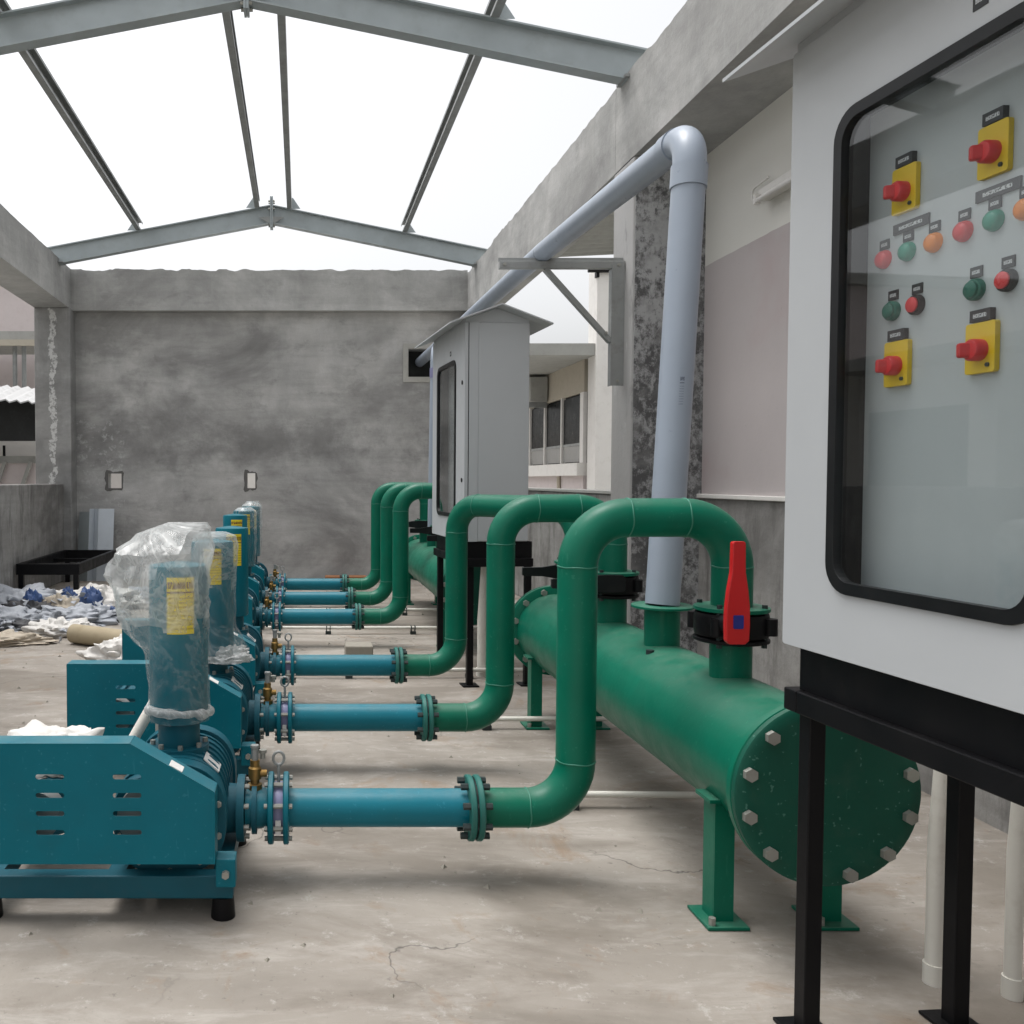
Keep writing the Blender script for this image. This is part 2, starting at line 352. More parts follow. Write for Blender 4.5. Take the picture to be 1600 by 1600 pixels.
def tag(o, label, cat, group=None):
    o['label'] = label; o['category'] = cat
    if group: o['group'] = group
    return o
def thing(name, label, cat, loc=(0, 0, 0), rz=0, group=None):
    o = bpy.data.objects.new(name, None); C.objects.link(o); o.location = loc; o.rotation_euler = (0, 0, rz); o.empty_display_size = .1
    return tag(o, label, cat, group)
def struct(o): o['kind'] = 'structure'; return o
def fillet(pts, rad, n=9):
    P = [Vector(p) for p in pts]; out = [P[0]]
    for i in range(1, len(P) - 1):
        a, b, c = P[i - 1], P[i], P[i + 1]; d1 = (a - b).normalized(); d2 = (c - b).normalized()
        ang = d1.angle(d2)
        if ang > 3.1: out.append(b); continue
        t = rad / math.tan(ang / 2); s0 = b + d1 * t; s1 = b + d2 * t
        bis = (d1 + d2).normalized(); ctr = b + bis * (rad / math.sin(ang / 2)); v0 = s0 - ctr; v1 = s1 - ctr; tot = v0.angle(v1); ax = v0.cross(v1).normalized()
        for k in range(n + 1): out.append(ctr + Matrix.Rotation(tot * k / n, 3, ax) @ v0)
    out.append(P[-1]); return out
def rrect(a0, a1, b0, b1, r, n=6):
    out = []
    for cx, cy, s in ((a1 - r, b1 - r, 0), (a0 + r, b1 - r, 90), (a0 + r, b0 + r, 180), (a1 - r, b0 + r, 270)):
        out += [(cx + r * math.cos(R(s + 90 * k / n)), cy + r * math.sin(R(s + 90 * k / n))) for k in range(n + 1)]
    return out
def rect(a0, a1, b0, b1): return [(a0, b0), (a1, b0), (a1, b1), (a0, b1)]
_bolts = {}
def bolt_mesh(rad, ln, m, axis):
    k = (rad, ln, m.name, axis)
    if k not in _bolts:
        b = MB(); prof = [(rad, -ln / 2), (rad, ln / 2)]
        b.lathe(prof, axis=axis, seg=6)
        me = bpy.data.meshes.new('bolt'); me.from_pydata(b.v, [], b.f)
        bm = bmesh.new(); bm.from_mesh(me); bmesh.ops.recalc_face_normals(bm, faces=bm.faces); bm.to_mesh(me); bm.free()
        me.materials.append(m); _bolts[k] = me
    return _bolts[k]
def bolt_ring(parent, c, R0, n, rad, ln, m, axis, off=0, name='bolt'):
    for k in range(n):
        a = R(off + 360 * k / n); p, q = R0 * math.cos(a), R0 * math.sin(a)
        loc = {'x': (c[0], c[1] + p, c[2] + q), 'y': (c[0] + p, c[1], c[2] + q), 'z': (c[0] + p, c[1] + q, c[2])}[axis]
        put(name, bolt_mesh(rad, ln, m, axis), parent, 0, loc)
def fbm(p, s, o=4): return noise.fractal(Vector(p) * s, 1.0, 2.0, o)

# ================================================================ SETTING
struct(MB().box(-300, 300, -300, 300, -.8, -.5).build('ground', GROUND))
struct(MB().box(-3.24, 2.68, -2.5, 11.4, -.5, 0).build('floor', FLOOR))

def rough_beam(name, along, a0, a1, c0, c1, z0, z1, m, amp=.012, n=90):
    """concrete beam with a broken, uneven top edge"""
    b = MB(); vs = []
    for i in range(n + 1):
        a = a0 + (a1 - a0) * i / n
        j = [amp * fbm((a, c, 3), 5, 5) + amp * .8 * (1 if fbm((a, c, 9), 1.6) > .35 else 0) for c in (c0, c1)]
        for (c, z) in ((c0, z0), (c1, z0), (c1, z1 + j[1]), (c0, z1 + j[0])): vs.append((a, c, z) if along == 'x' else (c, a, z))
    fs = [(4 * i + k, 4 * i + (k + 1) % 4, 4 * i + 4 + (k + 1) % 4, 4 * i + 4 + k) for i in range(n) for k in range(4)] + [(0, 1, 2, 3), (4 * n + 3, 4 * n + 2, 4 * n + 1, 4 * n)]
    return b.add(vs, fs).build(name, m)
# back wall with three openings
holes = [rect(-2.41, -2.235, 1.13, 1.32), rect(-.675, -.565, 1.13, 1.325), rect(1.34, 1.74, 2.52, 2.86)]
bw = thing('back_wall', 'stained grey cement wall closing the far end under the concrete beam', 'wall', (0, 11.2, 0))
MB().plate(rect(-2.80, 2.05, 0, 3.31), holes, 0, .2).build('render', CWALL, bw)
MB().plate(rect(1.27, 1.81, 2.45, 2.93), [rect(1.335, 1.745, 2.515, 2.865)], -.012, .004).build('opening_surround', paint('fresh_cement', (.44, .43, .40), .9, .1, .3), bw, bevel=.006)
CHIP = paint('chipped_edge', (.13, .125, .12), .95, .2, .3)
for (x0, x1, z0, z1, sd) in ((-2.41, -2.235, 1.13, 1.32, 1), (-.675, -.565, 1.13, 1.325, 2)):
    loop = []
    for k in range(28):
        a = 2 * math.pi * k / 28; c_, s_ = math.cos(a), math.sin(a); m_ = max(abs(c_), abs(s_)); g = .018 + .022 * noise.noise(Vector((c_ * 2, s_ * 2, sd))) + (.015 if c_ < -.3 else 0)
        loop.append(((x0 + x1) / 2 + ((x1 - x0) / 2 + max(.006, g)) * c_ / m_, (z0 + z1) / 2 + ((z1 - z0) / 2 + max(.006, g)) * s_ / m_))
    MB().plate(loop, [rect(x0 + .004, x1 - .004, z0 + .004, z1 - .004)], -.004, .003).build('broken_edge', CHIP, bw)
MB().plate(rect(1.30, 1.78, 2.48, 2.90), [], .24, .26).build('shade_box_back', DARKI, bw)  # dark box added behind the opening so it reads as unlit inside
b = MB()
for q in (rect(1.30, 1.78, 2.48, 2.50), rect(1.30, 1.78, 2.88, 2.90), rect(1.30, 1.32, 2.50, 2.88), rect(1.76, 1.78, 2.50, 2.88)): b.plate(q, [], .2005, .239)
b.build('shade_box_side', DARKI, bw)
tag(rough_beam('concrete_beam', 'x', -2.82, 2.04, 11.05, 11.4, 3.31, 3.80, CBEAM, .022, 150), 'grey concrete beam across the top of the far back wall', 'beam')
tag(rough_beam('concrete_beam', 'y', -2.5, 11.4, -3.24, -2.82, 3.33, 3.82, CBEAM, .008, 160), 'concrete beam running overhead along the left side', 'beam')
tag(rough_beam('concrete_beam', 'y', 5.89, 11.4, 2.04, 2.30, 3.22, 3.76, CBEAM, .018, 130), 'far half of the concrete beam along the right side above the grey overhead pipe', 'beam')
tag(rough_beam('concrete_beam', 'y', -2.5, 5.885, 2.04, 2.70, 3.22, 3.76, CBEAM, .016, 130), 'near half of the right-hand concrete beam above the painted wall', 'beam')
tag(MB().box(-3.24, -2.80, 10.95, 11.4, 0, 3.328).build('concrete_column', CCOL, bevel=.012), 'lime-streaked concrete column in the far left corner', 'column')
tag(MB().box(2.05, 2.48, 10.9, 11.4, 0, 3.218).build('concrete_column', COLM, bevel=.012), 'concrete column in the far right corner behind the farther cabinet', 'column')
cc = thing('concrete_column', 'mildewed concrete column behind the tall grey pipe, carrying the steel bracket', 'column', (2.04, 5.55, 0))
MB().box(0, .44, .004, .36, 0, 3.218).build('shaft', COLM, cc, bevel=.012)
MB().box(.012, .44, -.004, .003, 0, 3.2).build('mildewed_face', MILDEW, cc)['label'] = 'near face blackened by mildew'
lw = thing('low_wall', 'low grey cement wall along the left edge of the floor', 'wall', (-2.9, 0, 0))
MB().box(-.16, 0, -2.5, 10.95, 0, 1.19).build('render', CLOW, lw, bevel=.012)
rw = thing('side_wall', 'mauve and cream painted wall with rough cement base on the right', 'wall', (2.48, 0, 0))
MB().box(0, .2, -2.5, 5.55, 1.15, 3.219).build('painted_wall', TWO, rw)
MB().box(-.012, .2, -2.5, 5.55, 0, 1.125).build('cement_base', CLOW, rw)
MB().box(-.03, .2, -2.5, 5.55, 1.125, 1.15).build('ledge', WHITEW, rw, bevel=.004)
lw2 = thing('parapet_wall', 'low streaked cement parapet behind the farther green header pipe', 'wall', (2.32, 0, 0))
MB().box(0, .16, 5.91, 10.9, 0, 1.13).build('render', CLOW, lw2, bevel=.01)
MB().box(-.015, .18, 5.91, 10.9, 1.13, 1.155).build('coping', SLAB, lw2, bevel=.004)

# steel roof frame -----------------------------------------------------------
XL, XA, XR = -2.95, -.34, 2.22
def roof_z(x): return 3.93 + (4.42 - 3.93) * (x - XL) / (XA - XL) if x < XA else 4.42 + (3.90 - 4.42) * (x - XA) / (XR - XA)
def gable(Y, label):
    t = thing('gable_frame', label, 'roof frame', (0, Y, 0), 0, 'steel gable frames over the floor')
    for s, x0 in ((-1, XL), (1, XR)):
        za, zb = roof_z(x0), 4.42; xa = XA + s * .008
        b = MB()
        b.plate([(x0, za - .20), (xa, zb - .20), (xa, zb), (x0, za)], [], -.004, .004)
        for dz in (-.20, 0):
            q = [(x0, za + dz - .005), (xa, zb + dz - .005), (xa, zb + dz + .006), (x0, za + dz + .006)]
            b.plate(q, [], -.05, .05)
        b.build('rafter', GALV, t)
    for s in (-1, 1): MB().box(XA - .008 + s * .009, XA + .008 + s * .009, -.06, .06, 4.16, 4.52).build('apex_plate', GALV, t, bevel=.002)
    for z in (4.20, 4.27, 4.38, 4.47):
        for y in (-.04, .04): put('bolt', bolt_mesh(.012, .075, BOLT, 'x'), t, 0, (XA, y, z))
    MB().plate([(XA - .15, 4.28), (XA, 4.29), (XA + .15, 4.28), (XA + .05, 4.22), (XA - .05, 4.22)], [], -.055, -.049).build('gusset', GALVD, t)
    for s, x0 in ((-1, XL + .1), (1, XR - .12)):
        MB().box(x0 - .09, x0 + .09, -.08, .08, 3.772 if s < 0 else 3.752, roof_z(x0) - .19).build('seat_plate', GALVD, t)
gable(10.55, 'steel gable frame spanning above the far back wall')
gable(5.72, 'nearer steel gable frame high above the middle of the floor')
for x, sgn, lab in ((-1.91, -1, 'leftmost steel purlin running overhead down the left roof slope'), (-.53, -1, 'steel purlin just left of the roof apex'),
                    (-.11, 1, 'steel purlin just right of the roof apex'), (1.23, 1, 'rightmost steel purlin running overhead on the right roof slope')):
    z = roof_z(x) + .008
    t = thing('roof_purlin', lab, 'purlin', (x, 0, z), 0, 'steel roof purlins')
    b = MB(); b.box(-.004, .004, -2.5, 10.66, 0, .13); b.box(-sgn * .004, -sgn * .05, -2.5, 10.66, 0, .005); b.box(-sgn * .004, -sgn * .05, -2.5, 10.66, .125, .13)
    b.box(-sgn * .05, -sgn * .046, -2.5, 10.66, .005, .022); b.box(-sgn * .05, -sgn * .046, -2.5, 10.66, .108, .125)
    b.build('c_section', GALVD, t)
    for Y in (10.55, 5.72):
        MB().plate([(sgn * .006, 0), (sgn * .105, 0), (sgn * .02, .125), (sgn * .006, .125)], [], Y - .035, Y - .028).build('cleat', GALV, t)

# ================================================================ BLOWERS AND PIPEWORK
LINES = [2.745, 3.80, 4.88, 6.635, 7.65, 8.70]
ORD = ['nearest', 'second', 'third', 'fourth', 'fifth', 'farthest']
def blower(i, Y, xb):
    t = thing('air_blower', f'{ORD[i]} teal blower set with slotted belt guard and upright silencer' if i < 2 else f'{ORD[i]} teal blower set in the row along the left', 'blower', (xb, Y, 0), 0, 'blowers in a row')
    # belt guard, front sheet with slots
    gy = -.335
    out = [(-.91, .187), (-.236, .187), (-.236, .385), (-.465, .518), (-.91, .518)]
    hs_ = [rrect(x0, x0 + .078, z - .007, z + .007, .0065, 3) for x0 in (-.722, -.512) for z in (.428, .377, .327, .275)]
    g = MB().plate(out, hs_, gy, gy + .003).build('belt_guard', TEAL, t)
    lip = MB()
    pts = [(-.91, .187), (-.91, .518), (-.465, .518), (-.236, .385), (-.236, .187)]
    for a, b in zip(pts, pts[1:]):
        d = Vector((b[0] - a[0], b[1] - a[1])).normalized(); n = Vector((-d.y, d.x)) * .002
        lip.add([(a[0], gy, a[1]), (b[0], gy, b[1]), (b[0], gy + .075, b[1]), (a[0], gy + .075, a[1]),
                 (a[0] + n.x, gy - .001, a[1] + n.y), (b[0] + n.x, gy - .001, b[1] + n.y), (b[0] + n.x, gy + .075, b[1] + n.y), (a[0] + n.x, gy + .075, a[1] + n.y)],
                [(0, 1, 2, 3), (7, 6, 5, 4), (0, 4, 5, 1), (1, 5, 6, 2), (2, 6, 7, 3), (3, 7, 4, 0)])
    lip.build('guard_rim', TEAL, t)
    p0, p1 = Vector((-.36, 0, .457)), Vector((-.325, 0, .4367))
    n = Vector((.133, 0, .229)).normalized() * .0035
    q = [p0 + n, p1 + n]
    st = MB().add([(q[0].x, gy + .004, q[0].z), (q[1].x, gy + .004, q[1].z), (q[1].x, gy + .05, q[1].z), (q[0].x, gy + .05, q[0].z)], [(0, 1, 2, 3)])
    st.add([(v[0] - n.x * .4, v[1], v[2] - n.z * .4) for v in st.v[:4]], [(3, 2, 1, 0)]).build('sticker', LABW, t)
    # blower casing: two overlapping lobes, axis along the row
    def lobe(rx, rz, cx, cz, y0, y1, nseg=40, flat=.8):
        vs = []
        for k in range(nseg):
            a = 2 * math.pi * k / nseg; c_, s_ = math.cos(a), math.sin(a)
            e = lambda q: math.copysign(abs(q) ** flat, q)
            vs.append((cx + rx * e(c_), cz + rz * e(s_)))
        return MB().plate(vs, [], y0, y1)
    lobe(.150, .150, -.375, .265, -.16, .15).build('casing', TEALD, t, smooth=30)
    for y0, y1, k in ((-.215, -.16, 1.08), (.15, .205, 1.08)):
        e = lobe(.150 * k, .150 * k, -.375, .265, y0, y1).build('end_cover', TEALD, t, smooth=30, bevel=.006)
    MB().lathe([(.105, 0), (.10, -.035), (.07, -.045), (.04, -.05)], (-.43, -.215, .30), 'y').build('gear_cover', TEALD, t, smooth=35)
    for k in range(7): lobe(.150 * 1.035, .150 * 1.035, -.375, .265, -.135 + k * .042, -.125 + k * .042).build('rib', TEALD, t, smooth=30)
    bolt_ring(t, (-.375, -.219, .265), .148, 10, .009, .014, BOLT, 'y', 18)
    a_ = R(48); cx_, cz_ = -.375 + .162 * math.cos(a_), .265 + .162 * math.sin(a_)
    MB().bar((cx_ - .022, -.07, cz_ + .020), (cx_ + .022, -.07, cz_ - .020), .07, .004, (math.cos(a_), 0, math.sin(a_))).build('maker_plate', LABW, t)
    # discharge nozzle
    b = MB(); b.lathe([(.075, -.235), (.072, -.19)], (0, 0, .22), 'x'); b.lathe([(.10, -.195), (.10, -.172)], (0, 0, .22), 'x', 36); b.build('nozzle', TEALD, t, smooth=35)
    bolt_ring(t, (-.168, 0, .22), .083, 8, .008, .022, BOLT, 'x', 22.5)
    # inlet neck and silencer
    sx = -.376
    b = MB(); b.lathe([(.092, .405), (.092, .423)], (sx, 0, 0)); b.lathe([(.064, .42), (.064, .505)], (sx, 0, 0)); b.build('inlet_neck', TEALD, t, smooth=35)
    bolt_ring(t, (sx, 0, .428), .080, 8, .008, .016, BOLT, 'z', 10)
    s = MB().lathe([(.078, .497), (.086, .499), (.0895, .506), (.0895, .965), (.086, .975), (.02, .985)], (sx, 0, 0), seg=48).build('silencer', TEAL, t, smooth=30)
    a0, a1, zt, zb = (-105, -52, .945, .775) if i != 1 else (-110, -60, .95, .80)
    vs = [(sx + .0905 * math.cos(R(a0 + (a1 - a0) * k / 10)), .0905 * math.sin(R(a0 + (a1 - a0) * k / 10)), z) for z in (zb, zt) for k in range(11)]
    MB().add(vs, [(k, k + 1, 12 + k, 11 + k) for k in range(10)]).build('instruction_label', YLAB, s, smooth=40)
    # motor under the guard
    b = MB().lathe([(.085, -.10), (.09, -.09), (.09, .22), (.075, .24)], (-.74, 0, .26), 'y', 32)
    b.build('motor', TEALD, t, smooth=35)
    for k in range(16):
        a = R(360 * k / 16); c_, s_ = math.cos(a), math.sin(a)
        MB().bar((-.74 + .096 * c_, -.08, .26 + .096 * s_), (-.74 + .096 * c_, .2, .26 + .096 * s_), .016, .004, (-s_, 0, c_)).build('cooling_fin', TEALD, t)
    MB().lathe([(.07, 0), (.07, .06)], (-.74, -.29, .30), 'y', 32).build('motor_pulley', GALVD, t, smooth=35)
    MB().lathe([(.09, 0), (.09, .06)], (-.42, -.29, .30), 'y', 32).build('blower_pulley', GALVD, t, smooth=35)
    # skid
    for y in (-.27, .24): MB().box(-.93, -.19, y, y + .05, .06, .125).build('skid_rail', TEALD, t, bevel=.004)
    for x in (-.90, -.55, -.25): MB().box(x, x + .05, -.22, .24, .065, .12).build('cross_rail', TEALD, t)
    for x in (-.90, -.24):
        for y in (-.245, .265): MB().lathe([(.035, 0), (.03, .06)], (x + .02, y, 0), seg=16).build('rubber_foot', BLK, t, smooth=35)
    MB().box(-.235, -.18, -.31, -.25, .11, .19).build('guard_bracket', TEAL, t, bevel=.004)
    put('bolt', bolt_mesh(.011, .02, BOLT, 'y'), t, 0, (-.207, -.315, .15))
    return t

rp = .0575
def discharge(i, Y, xb, ztop, xend=1.325, yend=0.0, lever='up'):
    t = thing('discharge_pipe', ['nearest discharge pipe, blue then green, looping over with a red valve lever', 'second discharge pipe from the front, blue then green swan neck',
              'third discharge pipe, blue then green, its loop passing before the farther cabinet', 'front one of the three far discharge loops beside the back wall',
              'middle one of the three far discharge loops beside the back wall', 'rearmost green discharge loop against the back wall'][i], 'pipe', (xb, Y, 0), 0, 'discharge pipes from the blowers to the header pipes')
    z = .22
    MB().tube([(-.17, 0, z), (-.125, 0, z), (-.105, 0, z), (-.095, 0, z)], [.062, .062, .058, .058], 32).build('tee', BLUE, t, smooth=35)
    MB().lathe([(.078, -.150), (.078, -.135)], (0, 0, z), 'x').build('collar', TEALD, t, smooth=35)
    # relief valve on the tee
    b = MB(); b.lathe([(.022, .055), (.022, .075), (.014, .078), (.014, .09), (.02, .092), (.02, .125), (.015, .13), (.015, .15)], (-.142, 0, z), 'z', 16)
    rv = b.build('relief_valve', BRASS, t, smooth=35)
    MB().lathe([(.011, .15), (.011, .185), (.014, .188), (.014, .196)], (-.142, 0, z), 'z', 6).build('adjuster', GALVD, rv)
    MB().cyl((-.125, 0, z + .108), (-.105, 0, z + .108), .012, 10).build('outlet', BRASS, rv, smooth=40)
    MB().lathe([(.008, .15), (.008, .165), (.012, .168), (.012, .178)], (-.118, .012, z), 'z', 10).build('cap', BOLT, rv)
    # flange, wafer check valve, flange
    for x in (-.092, -.045): MB().lathe([(.103, -.009), (.108, -.006), (.108, .006), (.103, .009)], (x, 0, z), 'x', 40).build('flange', TEAL, t, smooth=35)
    cv = MB().lathe([(.077, -.016), (.08, 0), (.077, .016)], (-.0685, 0, z), 'x', 36).build('check_valve', PURP, t, smooth=35)
    ring = [(-.0685 + .017 * math.cos(a), 0, z + .155 + .02 * math.sin(a)) for a in (2 * math.pi * k / 20 for k in range(21))]
    b = MB().tube(ring, .0045, 10, False); b.cyl((-.0685, 0, z + .07), (-.0685, 0, z + .137), .005, 10); b.build('lifting_eye', GALVD, cv, smooth=40)
    MB().box(-.077, -.060, -.082, -.079, z - .055, z - .01).build('maker_tag', LABW, cv)
    bolt_ring(t, (-.0685, 0, z), .090, 8, .0075, .085, BOLT, 'x', 22.5, 'stud')
    MB().cyl((-.037, 0, z), (.515, 0, z), rp, 40).build('blue_pipe', BLUE, t, smooth=35)
    # flange pair, blue to green
    for x in (.522, .547): MB().lathe([(.095, -.0095), (.099, -.006), (.099, .006), (.095, .0095)], (x, 0, z), 'x', 40).build('flange', FLG, t, smooth=35)
    MB().lathe([(.09, -.003), (.09, .003)], (.5345, 0, z), 'x', 32).build('gasket', RUB, t)
    bolt_ring(t, (.5345, 0, z), .082, 8, .0105, .088, DBOLT, 'x', 22.5)
    path = fillet([(.555, 0, z), (.85, 0, z), (.85, 0, ztop), (xend, yend, ztop), (xend, yend, .845)], .15, 12)
    MB().tube(path, rp + .002, 40).build('green_pipe', GREEN, t, smooth=35)
    dv = Vector((xend - .85, yend, 0)).normalized()
    def seam(c, axis, nm='weld_seam'):
        c = Vector(c); a = Vector(axis).normalized(); ref = Vector((0, 0, 1)) if abs(a.z) < .9 else Vector((1, 0, 0)); u = a.cross(ref).normalized(); v = a.cross(u)
        rg = [c + (u * math.cos(k) + v * math.sin(k)) * (rp + .0022) + a * .0012 * math.sin(5 * k + i) for k in (2 * math.pi * j / 36 for j in range(37))]
        MB().tube(rg, .0022, 6, False).build(nm, WELD, t, smooth=60)
    seam((.70, 0, z), (1, 0, 0)); seam((.85, 0, z + .15), (0, 0, 1)); seam((.85, 0, ztop - .15), (0, 0, 1))
    seam(Vector((.85, 0, ztop)) + dv * .15, dv); seam(Vector((xend, yend, ztop)) - dv * .15, dv); seam((xend, yend, ztop - .15), (0, 0, 1))
    # butterfly valve between flanges above the header
    c = (xend, yend, 0)
    MB().lathe([(.100, .834), (.108, .837), (.108, .847), (.100, .850)], c, 'z', 40).build('flange', GREEN, t, smooth=35)
    b = MB().lathe([(.085, .756), (.104, .760), (.107, .775), (.107, .815), (.104, .829), (.085, .833)], c, 'z', 36)
    for k in range(4):
        a = R(45 + 90 * k); b.lathe([(.02, .77), (.02, .82)], (xend + .112 * math.cos(a), yend + .112 * math.sin(a), 0), 'z', 12)
    b.build('valve_body', BLK, t, smooth=35)
    bolt_ring(t, (xend, yend, .795), .096, 4, .009, .13, DBOLT, 'z', 45)
    ys = yend - .105
    xl = xend - .055; zl = .812
    MB().tube([(xl, ys + .05, zl - .01), (xl, ys - .03, zl)], [.032, .030], 20).build('valve_neck', BLK, t, smooth=35)
    shape = [(-.034, -.045), (-.024, -.055), (.024, -.055), (.034, -.045), (.036, 0), (.035, .05), (.030, .10), (.021, .155), (.0195, .24), (.0165, .245), (-.0165, .245), (-.0195, .24), (-.021, .155), (-.030, .10), (-.035, .05), (-.036, 0)]
    shape = [(p, q) for p, q in shape]
    if lever == 'left': shape = [(-q, p) for p, q in shape]
    lv = MB().plate([(xl + p, zl + q) for p, q in shape], [], ys - .052, ys - .032).build('valve_lever', RED if lever == 'up' else RUB, t, bevel=.004)
    if lever == 'up':
        lv['label'] = 'red bottle-shaped lever with a blue square'
        MB().plate(rrect(xl - .015, xl + .015, zl - .009, zl + .031, .004, 3), [], ys - .054, ys - .0525).build('lever_badge', NAVY, lv)
    return t
for i, Y in enumerate(LINES):
    xb = 0 if i < 3 else -.11
    blower(i, Y, xb)
    if i == 0: discharge(i, Y, xb, 1.12)
    elif i == 1: discharge(i, Y, xb, 1.115, lever='left')
    elif i == 2: discharge(i, Y, xb, 1.10, 1.325, -.60, 'left')
    else: discharge(i, Y, xb, 1.155, lever='left')

def header(X, Y0, Y1, stubs, riser_y, label):
    t = thing('header_pipe', label, 'header pipe', (X, Y0, 0), 0, 'large green header pipes')
    zc, r, L = .445, .193, Y1 - Y0
    MB().lathe([(r, .02), (r, L - .02)], (0, 0, zc), 'y', 64).build('shell', GREEN, t, smooth=30)
    for ya, s, nm in ((0, 1, 'near'), (L, -1, 'far')):
        f = MB().lathe([(.229, ya + s * .022), (.235, ya + s * .026), (.235, ya + s * .046), (.229, ya + s * .05)], (0, 0, zc), 'y', 64).build('end_flange', GREEN, t, smooth=35)
        p = MB().lathe([(.20, ya - s * .004), (.229, ya - s * .002), (.235, ya + s * .002), (.235, ya + s * .018), (.231, ya + s * .0215)], (0, 0, zc), 'y', 64).build('blind_plate', GREEND, t, smooth=35)
        bolt_ring(p, (0, ya - s * .008, zc), .208, 12, .0175, .020, BOLT, 'y', 15)
        bolt_ring(f, (0, ya + s * .056, zc), .208, 12, .0165, .018, BOLT, 'y', 15)
    for ys in stubs:
        y = ys - Y0
        MB().lathe([(.0605, .58), (.0605, .742)], (0, y, 0), 'z', 40).build('branch', GREEN, t, smooth=35)
        MB().lathe([(.100, .740), (.108, .743), (.108, .752), (.100, .755)], (0, y, 0), 'z', 40).build('branch_flange', BLK, t, smooth=35)
    y = riser_y - Y0
    b = MB(); b.lathe([(.062, .55), (.062, .77)], (0, y, 0), 'z', 40); b.build('riser_branch', GREEN, t, smooth=35)
    MB().lathe([(.105, .768), (.108, .770), (.108, .777), (.105, .779)], (0, y, 0), 'z', 40).build('riser_flange', GREEN, t, smooth=35)
    for y in (.22, L - .30):
        for x in (-.18, .12):
            MB().box(x, x + .055, y, y + .006, 0, .35).build('leg', GREEN, t)
            MB().box(x, x + .006, y + .007, y + .07, 0, .35).build('leg', GREEN, t)
        for x in (-.18, .12):
            bp_ = MB().box(x - .03, x + .085, y - .035, y + .10, .0015, .011).build('base_plate', GREEN, t, bevel=.002)
            for q in ((x - .012, y - .018), (x + .067, y + .083)): put('anchor_bolt', bolt_mesh(.010, .022, BOLT, 'z'), bp_, 0, (*q, .020))
        MB().box(-.20, .20, y - .01, y + .08, .345, .355).build('saddle', GREEN, t)
    MB().cyl((-.08, .95, .55), (-.08, .95, .63), .014, 12).build('drain_plug', DBOLT, t)
    return t
header(1.325, 2.225, 4.72, [2.745, 3.80, 4.28], 3.27, 'near green header pipe with bolted blind end beside the control cabinet')
header(1.215, 6.30, 9.15, LINES[3:], 8.17, 'far green header pipe behind the second cabinet')

# grey pvc riser and overhead run
t = thing('grey_pvc_pipe', 'grey plastic pipe rising from the near header and running overhead to the back wall', 'pipe', (1.325, 3.27, .78))
o = Vector((1.325, 3.27, .78))
pts = [(1.325, 3.27, .78), (1.462, 3.40, 2.53), (1.53, 5.72, 2.675), (1.50, 11.35, 2.72)]
P = [Vector(p) - o for p in pts]
MB().tube(fillet([P[0], P[1], P[2], P[3]], .14, 10), .060, 40).build('pipe', PVC, t, smooth=40)
d = (P[1] - P[0]).normalized()
MB().tube([P[1] - d * .21, P[1] - d * .125], .0655, 40).build('coupling', PVC, t, smooth=40)
d2 = (P[2] - P[1]).normalized()
MB().tube([P[1] + d2 * .13, P[1] + d2 * .21], .0655, 40).build('coupling', PVC, t, smooth=40)
d3 = (P[3] - P[2]).normalized()
MB().tube([P[2] + d3 * 3.3, P[2] + d3 * 3.42], .066, 32).build('coupling', PVC, t, smooth=40)
a0 = -100
pr = []
for z in (.62, .74):
    c = P[0] + d * (z + .10) / d.z
    pr += [(c.x + .0608 * math.cos(R(a0 + 3.0 * k)), c.y + .0608 * math.sin(R(a0 + 3.0 * k)), c.z) for k in range(6)]
MB().add(pr, [(k, k + 1, 7 + k, 6 + k) for k in range(5)]).build('printed_mark', PIPEPRINT, t, smooth=40)
MB().cyl(P[2] + d3 * .35 + Vector((-.02, -.07, .0)), P[2] + d3 * .35 + Vector((-.02, -.09, .0)), .02, 16).build('clamp_disc', LABW, t, smooth=40)
t = thing('grey_pvc_pipe', 'short grey plastic riser from the far header, left of the farther cabinet', 'pipe', (1.215, 8.17, .78))
MB().tube(fillet([(0, 0, 0), (.02, 0, 1.62), (.28, 1.3, 1.90)], .12, 8), .058, 32).build('pipe', PVC, t, smooth=40)
MB().tube([(.02, 0, 1.38), (.02, 0, 1.47)], .065, 32).build('coupling', PURP, t, smooth=40)

# bracket that carries the overhead pipe
t = thing('wall_bracket', 'steel angle bracket with diagonal brace holding the overhead pipe', 'bracket', (2.04, 5.72, 0))
MB().box(-.79, -.002, -.04, .0, 2.565, 2.612).build('arm', GALVD, t, bevel=.003)
MB().box(-.79, -.002, -.001, .005, 2.612, 2.64).build('arm_flange', GALVD, t)
b = MB(); b.box(-.082, -.006, -.046, -.041, 1.83, 2.60); b.box(-.087, -.0825, -.046, .01, 1.83, 2.56); b.build('post', GALVD, t)
MB().bar((-.50, -.02, 2.565), (-.085, -.02, 2.11), .03, .042, (0, 1, 0)).build('brace', GALVD, t)
for x, z in ((-.76, 2.59), (-.045, 2.585), (-.045, 1.86), (-.12, 2.16)): put('bolt', bolt_mesh(.010, .012, BOLT, 'y'), t, 0, (x, -.05, z))

